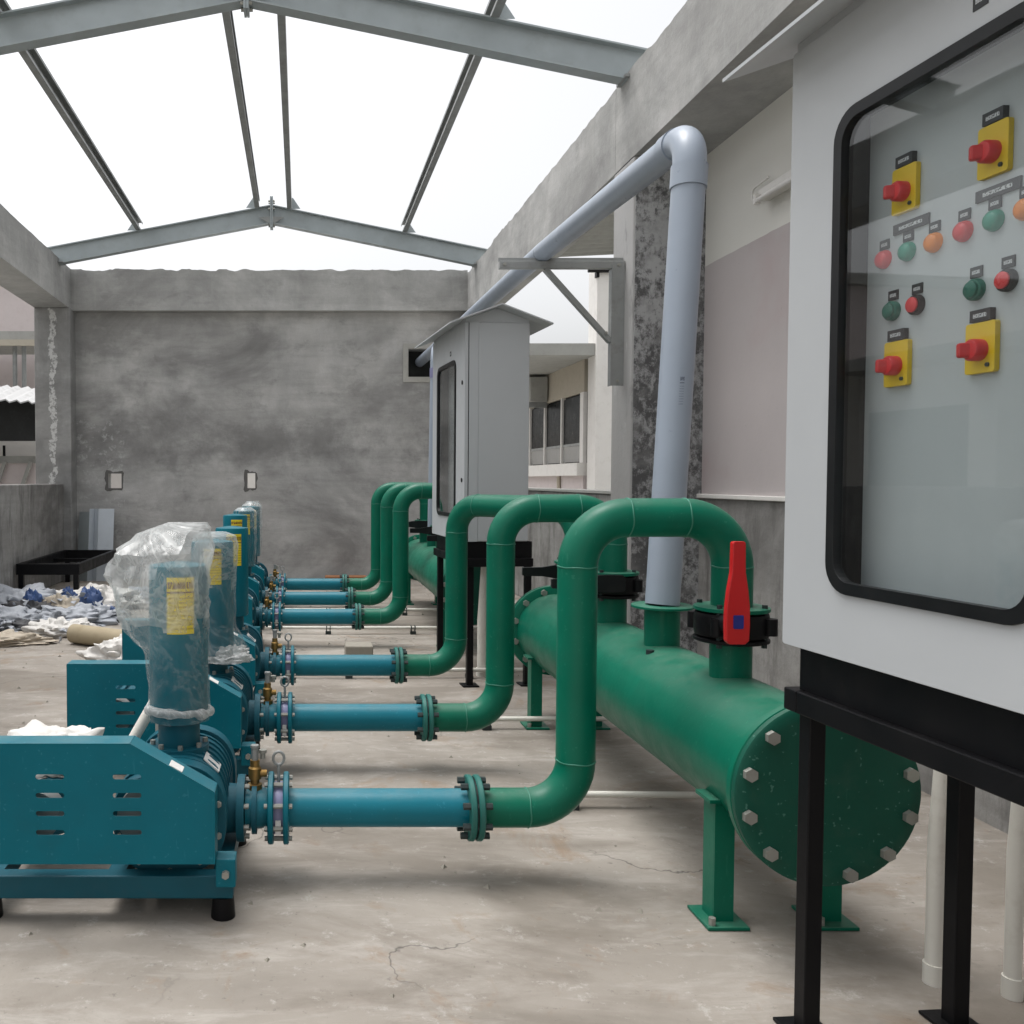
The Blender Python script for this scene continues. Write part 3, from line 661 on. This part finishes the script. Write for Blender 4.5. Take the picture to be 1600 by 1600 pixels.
# ================================================================ CONTROL CABINETS
W_, D_, Z0, Z1 = .85, .39, .855, 2.15
WY0, WY1, WZ0, WZ1 = .215, .69, 1.0, 1.95
LAMPS = [(.652, 1.66, REDP), (.589, 1.66, GRNP), (.524, 1.66, ORGP), (.456, 1.662, REDP), (.392, 1.663, GRNP), (.331, 1.664, ORGP)]
PUSH = [(.625, 1.553, DGRNP), (.563, 1.553, REDP), (.427, 1.553, DGRNP), (.362, 1.555, REDP)]
SELS = [(.594, 1.782), (.391, 1.784), (.605, 1.449), (.407, 1.451)]
def cabinet(loc, rz, label, full=True):
    t = thing('control_cabinet', label, 'cabinet', loc, rz, 'grey control cabinets on black stands')
    PX = .075
    MB().box(PX + .006, D_, 0, W_, Z0, Z1).build('body', CAB, t, bevel=.006)
    MB().plate(rect(0.003, W_ - .003, Z0 + .003, Z1 - .003), [rect(WY0 - .012, WY1 + .012, WZ0 - .012, WZ1 + .012)], .024, PX, 'x').build('body_frame', BLK, t)  # black here paints the dark of the window recess into the colour
    b = MB()
    b.box(.026, PX + .006, -.001, .002, Z0, Z1); b.box(.026, PX + .006, W_ - .002, W_ + .001, Z0, Z1); b.box(.026, PX + .006, .002, W_ - .002, Z0, Z0 + .002); b.build('side_skin', CAB, t)
    hole = rrect(WY0, WY1, WZ0, WZ1, .055, 7)
    MB().plate(rrect(0, W_, Z0, Z1, .008, 3), [hole], 0, .021, 'x').build('door', CAB, t, bevel=.003)
    gk = MB().plate(rrect(WY0 - .010, WY1 + .010, WZ0 - .010, WZ1 + .010, .062, 7), [rrect(WY0 + .014, WY1 - .014, WZ0 + .014, WZ1 - .014, .045, 7)], -.007, .012, 'x').build('window_gasket', RUB, t, bevel=.005)
    MB().plate(rrect(WY0 + .012, WY1 - .012, WZ0 + .012, WZ1 - .012, .045, 7), [], .002, .006, 'x').build('window_pane', PANE, t)
    ip = MB().box(PX - .002, PX + .004, WY0 - .011, WY1 + .011, WZ0 - .011, WZ1 + .011).build('inner_panel', PANEL, t)
    x = PX - .002
    if full:
        for y, z, m in LAMPS:
            l = MB().lathe([(.0185, 0), (.0185, -.004), (.0170, -.006), (.0165, -.010), (.0125, -.014), (.006, -.016)], (x, y, z), 'x', 24).build('indicator_lamp', m, t, smooth=40)
            MB().box(x - .003, x, y - .0125, y + .0125, z + .0195, z + .0385).build('nameplate', PLATE, t)
        for y, z in ((.582, 1.708), (.386, 1.711)): MB().box(x - .004, x, y - .045, y + .045, z - .0085, z + .0115).build('title_plate', PLATE, t)
        for y, z, m in PUSH:
            MB().lathe([(.0190, 0), (.0190, -.008), (.0175, -.010), (.0145, -.0105), (.0145, -.0115)], (x, y, z), 'x', 24).build('button_collar', DGRNP if m is DGRNP else RUB, t, smooth=40)
            MB().lathe([(.0142, -.010), (.0142, -.0145), (.012, -.016)], (x, y, z), 'x', 24).build('push_button', m, t, smooth=40)
            MB().box(x - .003, x, y - .0125, y + .0125, z + .021, z + .040).build('nameplate', PLATE, t)
        for y, z in SELS:
            s = MB().plate(rrect(y - .031, y + .031, z - .046, z + .042, .005, 3), [], x - .010, x, 'x').build('switch_plate', YEL, t, bevel=.002)
            k = MB().lathe([(.019, -.010), (.019, -.026), (.016, -.030)], (x, y, z - .006), 'x', 28)
            k.build('switch_knob', REDP, s, smooth=40)
            MB().bar((x - .042, y + .012, z - .006), (x - .014, y - .004, z - .006), .014, .026).build('switch_handle', REDP, s, bevel=.004)
            put('padlock_hole', bolt_mesh(.004, .003, DBOLT, 'x'), s, 0, (x - .0115, y - .018, z - .033))
            MB().box(x - .0115, x - .0005, y - .021, y + .021, z + .0435, z + .064).build('nameplate', PLATE, t)
    MB().box(-.0015, 0, WY0 + .12, WY0 + .15, 1.995, 2.025).build('door_sticker', PLATE, t)
    for z in (1.22, 1.80): MB().cyl((-.004, .055, z), (.0, .055, z), .013, 16).build('door_lock', BLK, t, smooth=40)
    # gabled rain roof
    rx = D_ / 2; b = MB()
    y0, y1 = -.09, W_ + .09
    for s in (-1, 1):
        xe = rx + s * (rx + .11); b.add([(rx, y0, 2.245), (xe, y0, 2.135), (xe, y1, 2.135), (rx, y1, 2.245), (rx, y0, 2.237), (xe, y0, 2.127), (xe, y1, 2.127), (rx, y1, 2.237)],
                                        [(0, 1, 2, 3), (7, 6, 5, 4), (0, 4, 5, 1), (1, 5, 6, 2), (2, 6, 7, 3)])
    b.build('rain_roof', CAB, t)
    MB().plate([(.004, 2.151), (D_ - .004, 2.151), (D_ - .004, 2.168), (rx, 2.235), (.004, 2.168)], [], .01, W_ - .01).build('gable_filler', CAB, t)
    # black stand
    a0, a1, c0, c1 = .03, D_ + .03, .02, W_ - .02
    st = MB(); zt = Z0 - .002
    for q in ((a0, a1, c0, c0 + .006), (a0, a1, c1 - .006, c1), (a0, a0 + .006, c0 + .006, c1 - .006), (a1 - .006, a1, c0 + .006, c1 - .006)): st.box(*q, .755, zt)
    st.build('stand_skirt', BLK, t)
    for (p, q, r_, s_) in ((a0 - .018, a1, c0 - .03, c0 + .015), (a0 - .018, a1, c1 - .015, c1 + .03), (a0 - .018, a0 + .03, c0 + .0155, c1 - .0155), (a1 - .03, a1 - .001, c0 + .0155, c1 - .0155)):
        MB().box(p, q, r_, s_, .705, .7545).build('stand_rail', BLK, t, bevel=.003)
    for xq in (a0, a1 - .038):
        for yq in (c0, c1 - .038): MB().box(xq, xq + .038, yq, yq + .038, -.015, .7045).build('leg', BLK, t, bevel=.003); MB().box(xq - .03, xq + .068, yq - .03, yq + .068, -.0135, -.006).build('foot_plate', BLK, t, bevel=.002)
    return t
cabinet((1.143, 1.150, .015), R(4.3), 'near grey control cabinet at the right edge with lamps and yellow switches behind glass')
cabinet((.966, 5.30, .015), R(4.3), 'farther grey control cabinet with pitched roof standing before the back wall', False)
# cable conduits dropping from the cabinets
for loc, r, lab in (((1.555, 2.16), .020, 'white plastic conduit dropping from the near cabinet beside its rear leg'), ((1.70, 2.10), .018, 'second white conduit under the near cabinet at the right edge'),
                    ((1.145, 5.62), .032, 'white plastic conduit dropping from the farther cabinet behind the third pipe loop')):
    t = thing('drop_conduit', lab, 'conduit', (*loc, 0), 0, 'conduits under the cabinets')
    MB().tube([(0, 0, 0), (0, 0, .35), (.03, 0, .85)], r, 18).build('tube', WPVC, t, smooth=40)
    MB().lathe([(r * 1.2, 0), (r * 1.2, .05)], seg=18).build('socket', WPVC, t, smooth=40)

# ================================================================ FLOOR CONDUITS AND ODDMENTS
for k, (Y, x0, x1, cl) in enumerate(((3.33, -.15, 1.62, (.28, 1.02)), (4.40, -.2, 2.2, (.12, .92)), (5.55, -.3, 2.2, (.30, 1.05)), (7.15, -.3, 2.2, (.22, .90)), (8.15, -.3, 2.2, (.25, .95)))):
    t = thing('floor_conduit', f'{["first", "second", "third", "fourth", "fifth"][k]} thin white conduit across the floor counted from the front', 'conduit', (0, Y, 0), 0, 'thin conduits across the floor')
    MB().tube([(x0, .02, .05), (x0 + .6, 0, .05), (x1 * .6, .015, .05), (x1, 0, .05)], .0125, 12).build('tube', WPVC, t, smooth=40)
    for x in cl:
        b = MB().box(x - .022, x + .022, -.02, .02, 0, .022); b.box(x - .018, x - .012, -.024, .024, .023, .07); b.box(x + .012, x + .018, -.024, .024, .023, .07)
        b.build('saddle_clip', DBOLT, t)
tag(MB().box(.30, .485, 5.95, 6.12, 0, .125).build('cement_block', BLOCK, bevel=.008), 'grey-brown cement block on the floor behind the third blue pipe', 'block')
tag(MB().box(.30, .80, 10.88, 11.05, 0, .06).build('wooden_plank', WOOD, bevel=.004), 'reddish plank lying at the foot of the back wall', 'plank')
# rubble crumbs on the floor
b = MB()
for k in range(420):
    x, y = random.uniform(-2.6, 2.2), random.uniform(2.1, 10.8); s = random.uniform(.004, .016)
    a = random.random() * 3; vs = [Vector((math.cos(a + q) * s, math.sin(a + q) * s, 0)) for q in (0, 2.1, 4.2)]
    b.add([(x + v.x, y + v.y, 0) for v in vs] + [(x + s * .2, y, s * .9)], [(0, 1, 2), (0, 1, 3), (1, 2, 3), (2, 0, 3)])
rb = b.build('floor_crumbs', BLOCK); tag(rb, 'scattered crumbs of mortar and grit on the floor', 'rubble'); rb['kind'] = 'stuff'

# black steel frame on the left
t = thing('steel_frame', 'low black steel frame table beside the left low wall', 'frame', (-2.87, 9.0, .0))
for a in ((0, .64, 0, .05), (0, .64, 1.8, 1.85), (0, .05, .05, 1.8), (.59, .64, .05, 1.8)): MB().box(*a, .28, .39).build('top_rail', BLK, t, bevel=.003)
for y in (.6, 1.2): MB().box(.05, .59, y, y + .05, .30, .34).build('cross_bar', BLK, t)
for x in (0.02, .575):
    for y in (.004, 1.80): MB().box(x, x + .05, y, y + .05, 0, .28).build('leg', BLK, t)
# sheet boards leaning in the corner
t = thing('leaning_sheets', 'pale grey folded sheets standing in the corner by the left column', 'sheet', (-2.76, 11.1, 0))
for k, (x0, x1, ya, yb, h) in enumerate(((0, .15, -.10, -.20, .84), (.152, .20, -.20, -.13, .88), (.202, .26, -.13, -.19, .88), (.262, .45, -.19, -.17, .88))):
    MB().add([(x0, ya, 0), (x1, yb, 0), (x1, yb + .16, h), (x0, ya + .16, h), (x0, ya + .006, 0), (x1, yb + .006, 0), (x1, yb + .166, h), (x0, ya + .166, h)],
             [(0, 1, 2, 3), (7, 6, 5, 4), (0, 4, 5, 1), (1, 5, 6, 2), (2, 6, 7, 3), (3, 7, 4, 0)]).build('sheet', ALU if k else GALV, t)

def heap(name, m, c, sx, sy, sz, seed, label, cat, group=None, n=72, sharp=1.0):
    """crumpled sack or sheet: closed lump with deep folds, flat underneath"""
    vs = []; rows, cols = n // 2, n
    for i in range(rows + 1):
        ph = math.pi * i / rows
        for j in range(cols):
            th = 2 * math.pi * j / cols
            d = Vector((math.sin(ph) * math.cos(th), math.sin(ph) * math.sin(th), math.cos(ph)))
            q = d * 1.7 + Vector((seed * 7.3, seed * 2.1, seed))
            r = 1 + .30 * noise.noise(q) + .34 * sharp * (abs(noise.noise(q * 2.1)) * 1.5 - .3) + .10 * sharp * abs(noise.noise(q * 4.6))
            vs.append((d.x * r * sx, d.y * r * sy, max(0.002 + .001 * math.sin(j), (d.z * .9 + .25) * r * sz)))
    fs = [(i * cols + j, i * cols + (j + 1) % cols, (i + 1) * cols + (j + 1) % cols, (i + 1) * cols + j) for i in range(rows) for j in range(cols)]
    o = MB().add(vs, fs).build(name, m, smooth=75, loc=c)
    return tag(o, label, cat, group)
G = 'rubbish sacks and sheets on the left floor'
heap('plastic_sack', SACKG, (-2.58, 8.35, 0), .40, .40, .20, 1, 'large pale grey plastic sack at the left edge of the rubbish', 'sack', G)
heap('plastic_sack', SACKW, (-2.00, 8.6, 0), .42, .32, .17, 2, 'white crumpled sack in the middle of the rubbish', 'sack', G)
heap('plastic_sack', SACKG, (-2.55, 7.55, 0), .38, .30, .12, 3, 'flattened pale sack at the front left of the rubbish', 'sack', G)
heap('plastic_sack', SACKG, (-1.95, 7.75, 0), .36, .26, .11, 4, 'grey flattened sack in front of the blue sheet', 'sack', G)
heap('tarpaulin_scrap', SACKB, (-1.92, 8.15, .06), .10, .07, .15, 5, 'bright blue scrap of tarpaulin lying on the rubbish', 'scrap', G, 40)
heap('tarpaulin_scrap', SACKB, (-2.17, 8.35, .1), .07, .05, .10, 6, 'small blue scrap between the white sacks', 'scrap', G, 40)
heap('tarpaulin_scrap', SACKB, (-2.78, 7.8, .03), .12, .05, .07, 12, 'blue strip at the left edge of the rubbish', 'scrap', G, 40)
heap('tarpaulin_scrap', SACKB, (-2.40, 8.0, .13), .07, .05, .09, 31, 'small blue scrap left of the dark rag in the rubbish', 'scrap', G, 40)
heap('tarpaulin_scrap', SACKB, (-1.70, 7.95, .02), .06, .05, .08, 33, 'small blue scrap at the right end of the rubbish', 'scrap', G, 40)
heap('dark_rag_filler', SACKD, (-2.42, 7.92, .01), .24, .08, .13, 41, 'long dark filler for the shaded gap between the pale sacks at the left of the rubbish', 'rag', G, 40)  # dark lump added to paint the shaded gap between sacks
heap('dark_rag_filler', SACKD, (-2.22, 7.35, 0), .16, .07, .07, 43, 'dark filler for a shaded gap near the front of the rubbish', 'rag', G, 40)  # another dark lump standing in for a shaded gap
heap('cloth_sack', SACKT, (-2.15, 8.02, .03), .17, .10, .13, 45, 'tan cloth bundle in the middle of the rubbish', 'sack', G, 40)
heap('dark_rag_filler', SACKD, (-1.72, 8.6, 0), .15, .13, .12, 7, 'dark rag at the right end of the rubbish', 'rag', G, 40)
heap('dark_rag_filler', SACKD, (-2.25, 8.05, .02), .20, .12, .10, 8, 'dark rag in the middle of the rubbish', 'rag', G, 40)
heap('dark_rag_filler', SACKD, (-1.62, 7.9, 0), .10, .16, .07, 15, 'dark rag beside the tan roll', 'rag', G, 40)
heap('cloth_sack', SACKT, (-2.30, 6.75, 0), .36, .16, .07, 9, 'tan cloth sack lying flat nearest on the left floor', 'sack', G)
heap('cloth_sack', SACKW, (-1.92, 7.15, 0), .26, .2, .10, 10, 'off-white cloth sack behind the tan one', 'sack', G)
heap('plastic_sack', SACKW, (-1.18, 6.05, 0), .24, .16, .13, 11, 'white plastic sack on the floor behind the second blower guard', 'sack', G)
heap('plastic_sack', SACKW, (-.80, 2.80, .345), .20, .14, .085, 13, 'white plastic sack lying on the nearest motor behind its guard', 'sack')
heap('plastic_sack', SACKG, (-1.6, 9.2, 0), .3, .2, .10, 14, 'grey sack at the back of the rubbish', 'sack', G)
b = MB()
for k in range(120):
    x, y = random.gauss(-2.15, .38), random.gauss(8.0, .55)
    if x < -2.86: continue
    s = random.uniform(.012, .04); a = random.random() * 6.28; z = random.uniform(.02, .20) * max(0, 1 - abs(y - 8.1) / 1.4)
    vs = [(x + math.cos(a + q) * s * random.uniform(.6, 1.3), y + math.sin(a + q) * s, z + random.uniform(0, .06)) for q in (0, 1.5, 3.1, 4.7)]
    b.add(vs + [(v[0] + .002, v[1], v[2] - .004) for v in vs], [(0, 1, 2, 3), (7, 6, 5, 4), (0, 4, 5, 1), (1, 5, 6, 2), (2, 6, 7, 3), (3, 7, 4, 0)])
sc = b.build('rubbish_scraps', SACKG); tag(sc, 'loose torn scraps of white wrapping over the rubbish', 'rubbish'); sc['kind'] = 'stuff'
rl = MB().tube([(-1.72, 6.75, .075), (-1.25, 6.45, .075)], .072, 28).build('cardboard_roll', ROLL, smooth=40); tag(rl, 'tan cardboard roll lying on the floor behind the blowers', 'roll')
t = thing('loose_pvc_pipe', 'off-white plastic pipe propped up behind the nearest blower guard', 'pipe', (-.60, 2.95, .30))
MB().cyl((0, 0, 0), (.125, .05, .22), .019, 16).build('tube', WPVC, t, smooth=40)
MB().cyl((.125, .05, .0), (.125, .05, .19), .016, 16).build('support_tube', WPVC, t, smooth=40)

# plastic film hoods over the silencers ---------------------------------------
def hood(X, Y, rows, seed, label, seg=54, m=FILM, amp=1.0):
    n = 34; vs = []
    zs = [r[0] for r in rows]
    for i in range(n + 1):
        z = zs[0] + (zs[-1] - zs[0]) * i / n
        for a, b in zip(rows, rows[1:]):
            if a[0] <= z <= b[0] + 1e-6: u = (z - a[0]) / max(1e-6, b[0] - a[0]); u = u * u * (3 - 2 * u); cx, cy, rx, ry = [p + (q - p) * u for p, q in zip(a[1:5], b[1:5])]; break
        for k in range(seg):
            th = 2 * math.pi * k / seg; c_, s_ = math.cos(th), math.sin(th)
            q = Vector((c_ * 1.2, s_ * 1.2, z * 5 + seed))
            f = abs(noise.noise(q * 1.9)) * .16 + abs(noise.noise(Vector((c_ * 3, s_ * 3, z * 9 + seed)) * 1.1)) * .15 + abs(noise.noise(Vector((c_ * 6 + z * 9, s_ * 6, z * 4 + seed)))) * .10 + noise.noise(q * 6) * .04
            slack = max(0., min(1., (max(rx, ry) - .092) / .05)) * .9 + .10
            r = 1 + (f - .10) * amp * slack * 1.6
            vs.append((cx + rx * c_ * r, cy + ry * s_ * r, z + .012 * slack * noise.noise(q * 3)))
    fs = [(i * seg + k, i * seg + (k + 1) % seg, (i + 1) * seg + (k + 1) % seg, (i + 1) * seg + k) for i in range(n) for k in range(seg)]
    fs.append(tuple(range(n * seg, (n + 1) * seg)))
    o = MB().add(vs, fs).build('plastic_hood', m, smooth=27, loc=(X, Y, 0))
    o.data.materials.append(FILMM)
    for pl in o.data.polygons:
        if pl.center.z > .79 + .05 * noise.noise(pl.center * 14): pl.material_index = 1
    return tag(o, label, 'plastic bag', 'plastic film over the silencers')
A = .0925
h1 = hood(-.376, 2.745, [(.50, 0, 0, .096, .096), (.60, 0, 0, .094, .094), (.70, -.004, 0, .099, .097), (.78, -.035, -.01, .130, .115), (.86, -.050, -.02, .146, .135), (.94, -.054, -.02, .150, .14),
                          (1.01, -.046, -.01, .148, .13), (1.06, -.018, 0, .118, .10), (1.095, .014, 0, .088, .06), (1.105, .03, 0, .06, .03)], 3, 'billowing clear plastic bag over the nearest silencer')
hood(-.376, 3.80, [(.50, .01, 0, .14, .13), (.56, .005, 0, .115, .11), (.62, 0, 0, .099, .099), (.80, .004, 0, .096, .096), (.96, .01, 0, .098, .096), (1.0, .01, 0, .09, .085), (1.015, .01, 0, .05, .04)], 11, 'clear plastic sleeve flaring out at the foot of the second silencer')
hood(-.486, 7.65, [(.50, 0, 0, .10, .10), (.8, .01, 0, .1, .097), (.97, .01, 0, .097, .095), (1.0, .01, 0, .06, .06)], 17, 'thin plastic sleeve on the fifth silencer')
hood(-.486, 8.70, [(.50, 0, 0, .10, .10), (.8, .01, 0, .1, .097), (.98, .01, 0, .097, .095), (1.03, .02, 0, .06, .05)], 23, 'plastic bag peaked over the farthest silencer')
# bunched ends of the film
def bunch(X, Y, z, rr, seed, label, tilt=.012):
    ring = []
    rad = []
    for k in range(61):
        a = 2 * math.pi * k / 60
        ring.append((rr * math.cos(a), rr * math.sin(a), tilt * math.cos(a + 2) + .008 * noise.noise(Vector((math.cos(a) * 2, math.sin(a) * 2, seed)))))
        rad.append(.013 + .009 * noise.noise(Vector((math.cos(a) * 3, math.sin(a) * 3, seed + 5))))
    o = MB().tube(ring, rad, 14, False).build('film_bunch', FILMD, smooth=60, loc=(X, Y, z)); return tag(o, label, 'plastic bag')
bunch(-.376, 2.745, .525, .094, 1, 'gathered roll of plastic film round the foot of the nearest silencer')
heap('film_bunch', FILMD, (-.315, 3.76, .47), .10, .07, .055, 21, 'gathered white plastic film at the foot of the second silencer', 'plastic bag')

# ================================================================ OUTSIDE
# fluorescent fitting on the painted wall
t = thing('batten_lamp', 'slim white fluorescent fitting on the cream wall beside the cabinet', 'lamp', (2.48, 3.65, 2.72))
MB().box(-.06, 0, 0, 1.15, -.01, .05).build('housing', WHITEW, t, bevel=.006)
MB().cyl((-.075, .03, -.012), (-.075, 1.12, -.012), .013, 14).build('tube', LABW, t, smooth=40)
for y in (.01, 1.12): MB().box(-.09, -.06, y, y + .02, -.03, .02).build('lamp_holder', WHITEW, t)
MB().tube(fillet([(-.03, 1.15, .02), (-.03, 1.27, .02), (-.03, 1.27, .09), (-.03, 1.10, .10)], .03, 5), .006, 8).build('wire', WHITEW, t, smooth=50)

# corrugated canopy beyond the right beam
t = thing('corrugated_canopy', 'corrugated sheet canopy seen beyond the right beam above the bracket', 'canopy', (2.34, 6.0, 3.50))
pts = []; n = 150
b = MB(); vs = []
for i in range(n + 1):
    y = 3.2 * i / n; z = .022 * math.sin(y * 2 * math.pi / .16)
    vs += [(0, y, z), (2.1, y, z + .10), (0, y, z + .006), (2.1, y, z + .106)]
b.add(vs, [f for i in range(n) for f in ((4 * i, 4 * i + 4, 4 * i + 5, 4 * i + 1), (4 * i + 2, 4 * i + 3, 4 * i + 7, 4 * i + 6))]).build('corrugated_sheet', SLAB, t, smooth=60)
for x in (.02, .9): MB().box(x, x + .05, .02, 3.18, -.10, -.03).build('batten', GALVD, t)

# neighbouring building on the right
t = thing('neighbour_building', 'neighbouring building with a strip of dark windows beyond the parapet on the right', 'building', (4.0, 12.7, -.5))
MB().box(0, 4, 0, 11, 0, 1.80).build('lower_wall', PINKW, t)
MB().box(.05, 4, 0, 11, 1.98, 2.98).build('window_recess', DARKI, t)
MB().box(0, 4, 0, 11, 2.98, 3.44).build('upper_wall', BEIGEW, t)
MB().box(-.10, 4, -.02, 11, 1.80, 1.98).build('window_sill', WHITEW, t)
MB().box(-.92, 4.2, -.40, 11.2, 3.44, 3.60).build('roof_slab', SLAB, t)
for k in range(10):
    y = .15 + k * .95
    w_ = thing
    p_ = MB().box(.012, .02, y, y + .86, 2.26, 2.95).build('window_pane', DARKGLASS, t)
    MB().box(.012, .02, y, y + .86, 2.0, 2.24).build('lower_pane', PALEGLASS, t)
    MB().box(-.02, .045, y + .87, y + .92, 1.98, 2.98).build('mullion', WHITEW, t)
MB().box(-.01, .045, -.0, .15, 1.98, 2.98).build('mullion', WHITEW, t)
MB().box(.0, .045, .15, 9.6, 2.235, 2.27).build('transom', GALVD, t)
MB().cyl((-.03, 1.1, 0), (-.03, 1.1, 1.79), .03, 10).build('downpipe', BEIGEW, t, smooth=40)
t = thing('air_conditioner', 'pale air conditioner box under the neighbouring roof slab', 'air conditioner', (3.62, 14.5, 2.50))
MB().box(.08, .36, 0, .62, 0, .40).build('casing', SLAB, t, bevel=.01)
MB().lathe([(.15, 0), (.15, .01)], (.068, .30, .20), 'x', 28).build('fan_grille', SLAB, t, smooth=40)
MB().box(.05, .38, .1, .14, -.09, 0).build('bracket', GALVD, t)
t = thing('white_pillar', 'white painted pillar of the neighbouring building beyond the parapet', 'pillar', (4.02, 12.25, -.5))
MB().box(0, .36, 0, .36, 0, 4.62).build('shaft', WHITEW, t, bevel=.01)
t = thing('floodlight', 'small black floodlight on top of the white pillar', 'lamp', (3.88, 12.2, 4.02))
MB().box(0, .34, -.02, .04, .02, .14).build('housing', BLK, t, bevel=.01)
MB().box(.12, .16, .02, .10, -.04, .03).build('arm', BLK, t)

# yard buildings on the left
t = thing('pink_building', 'pale pink building seen past the far left column', 'building', (-9, 15.5, -.5))
MB().box(-6, 4.55, 0, 6, 0, 5.4).build('wall', PINKW, t)
MB().box(-6.2, 4.75, -.2, 6.2, 5.4, 5.6).build('roof_slab', SLAB, t)
t = thing('concrete_canopy', 'thin grey canopy slab on posts left of the far column', 'canopy', (-4.6, 13.6, -.5))
MB().box(-3, .75, 0, 1.6, 3.85, 3.98).build('slab', SLAB, t)
MB().box(-3, .75, -.03, .02, 3.76, 3.85).build('edge_beam', BEIGEW, t)
for x in (.22, .36): MB().cyl((x, .2, 0), (x, .2, 3.85), .035, 12).build('post', GALVD, t, smooth=40)
t = thing('lean_to_shed', 'dark lean-to shed with a ragged pale roof sheet beyond the left low wall', 'shed', (-3.42, 12.2, -.5))
b = MB(); n = 60; vs = []
for i in range(n + 1):
    x = -3 + 3.0 * i / n; z = .02 * math.sin(x * 2 * math.pi / .15); jag = .05 * noise.noise(Vector((x * 3, 1, 1)))
    vs += [(x, -.1 + jag, 2.86 + z + jag * .4 - .07 * (x + 1.5)), (x, .9, 3.13 + z - .07 * (x + 1.5)), (x, -.1 + jag, 2.88 + z + jag * .4 - .07 * (x + 1.5)), (x, .9, 3.15 + z - .07 * (x + 1.5))]
b.add(vs, [f for i in range(n) for f in ((4 * i, 4 * i + 4, 4 * i + 5, 4 * i + 1), (4 * i + 2, 4 * i + 3, 4 * i + 7, 4 * i + 6), (4 * i, 4 * i + 2, 4 * i + 6, 4 * i + 4))]).build('roof_sheet', SHEETR, t, smooth=60)
MB().box(-3, .1, .3, .36, 2.28, 2.86).build('shade_panel', DARKI, t)  # dark panel painting the shade below the lean-to roof
for x in (-2.9, 0.0): MB().box(x, x + .06, .37, .43, 0, 2.8).build('post', BLK, t)
t = thing('yard_wall', 'pale pink yard wall with a grey coping left of the far column', 'wall', (-4.0, 13.0, -.5))
MB().box(-4, .2, 0, .2, 0, 1.98).build('wall', PINKW, t)
MB().box(-4, .2, -.06, .26, 1.98, 2.08).build('coping', SLAB, t)
for x in (-.42, -.05): MB().bar((x, -.08, 1.55), (x + .16, -.08, 2.0), .05, .05).build('strut', SLAB, t)
MB().cyl((-.33, .1, 2.08), (-.33, .1, 2.24), .02, 10).build('stub', BLK, t)
tag(MB().box(-9, -3.3, 13.6, 13.75, -.5, 1.86).build('far_wall', WHITEW), 'white far wall showing as a bright strip under the shed', 'wall')

tag(MB().box(-4.42, 3.6, 19, 19.2, -.5, 2.3).build('far_wall', WHITEW), 'pale wall added beyond the back wall to brighten its small openings', 'wall')  # added backdrop, gives the small openings their brightness

# white building across the yard on the left (mirrored in the cabinet glass)
t = thing('white_building', 'white building with piers across the yard on the left, mirrored in the cabinet glass', 'building', (-6.6, 4.0, -.5))
MB().box(-3, 0, 0, 9.5, 0, 3.1).build('wall', WHITEW, t)
for k in range(5): MB().box(.002, .22, .2 + k * 2.2, .55 + k * 2.2, 0, 3.1).build('pier', WHITEW, t)
for k in range(4):
    wd = MB().box(.002, .03, .75 + k * 2.2, 2.2 + k * 2.2, 1.5, 2.6).build('window', DARKGLASS, t)
    MB().box(.002, .10, .70 + k * 2.2, 2.25 + k * 2.2, 1.40, 1.495).build('window_sill', WHITEW, t)
MB().box(-3.2, .5, -.3, 9.8, 3.1, 3.25).build('roof_slab', SLAB, t)
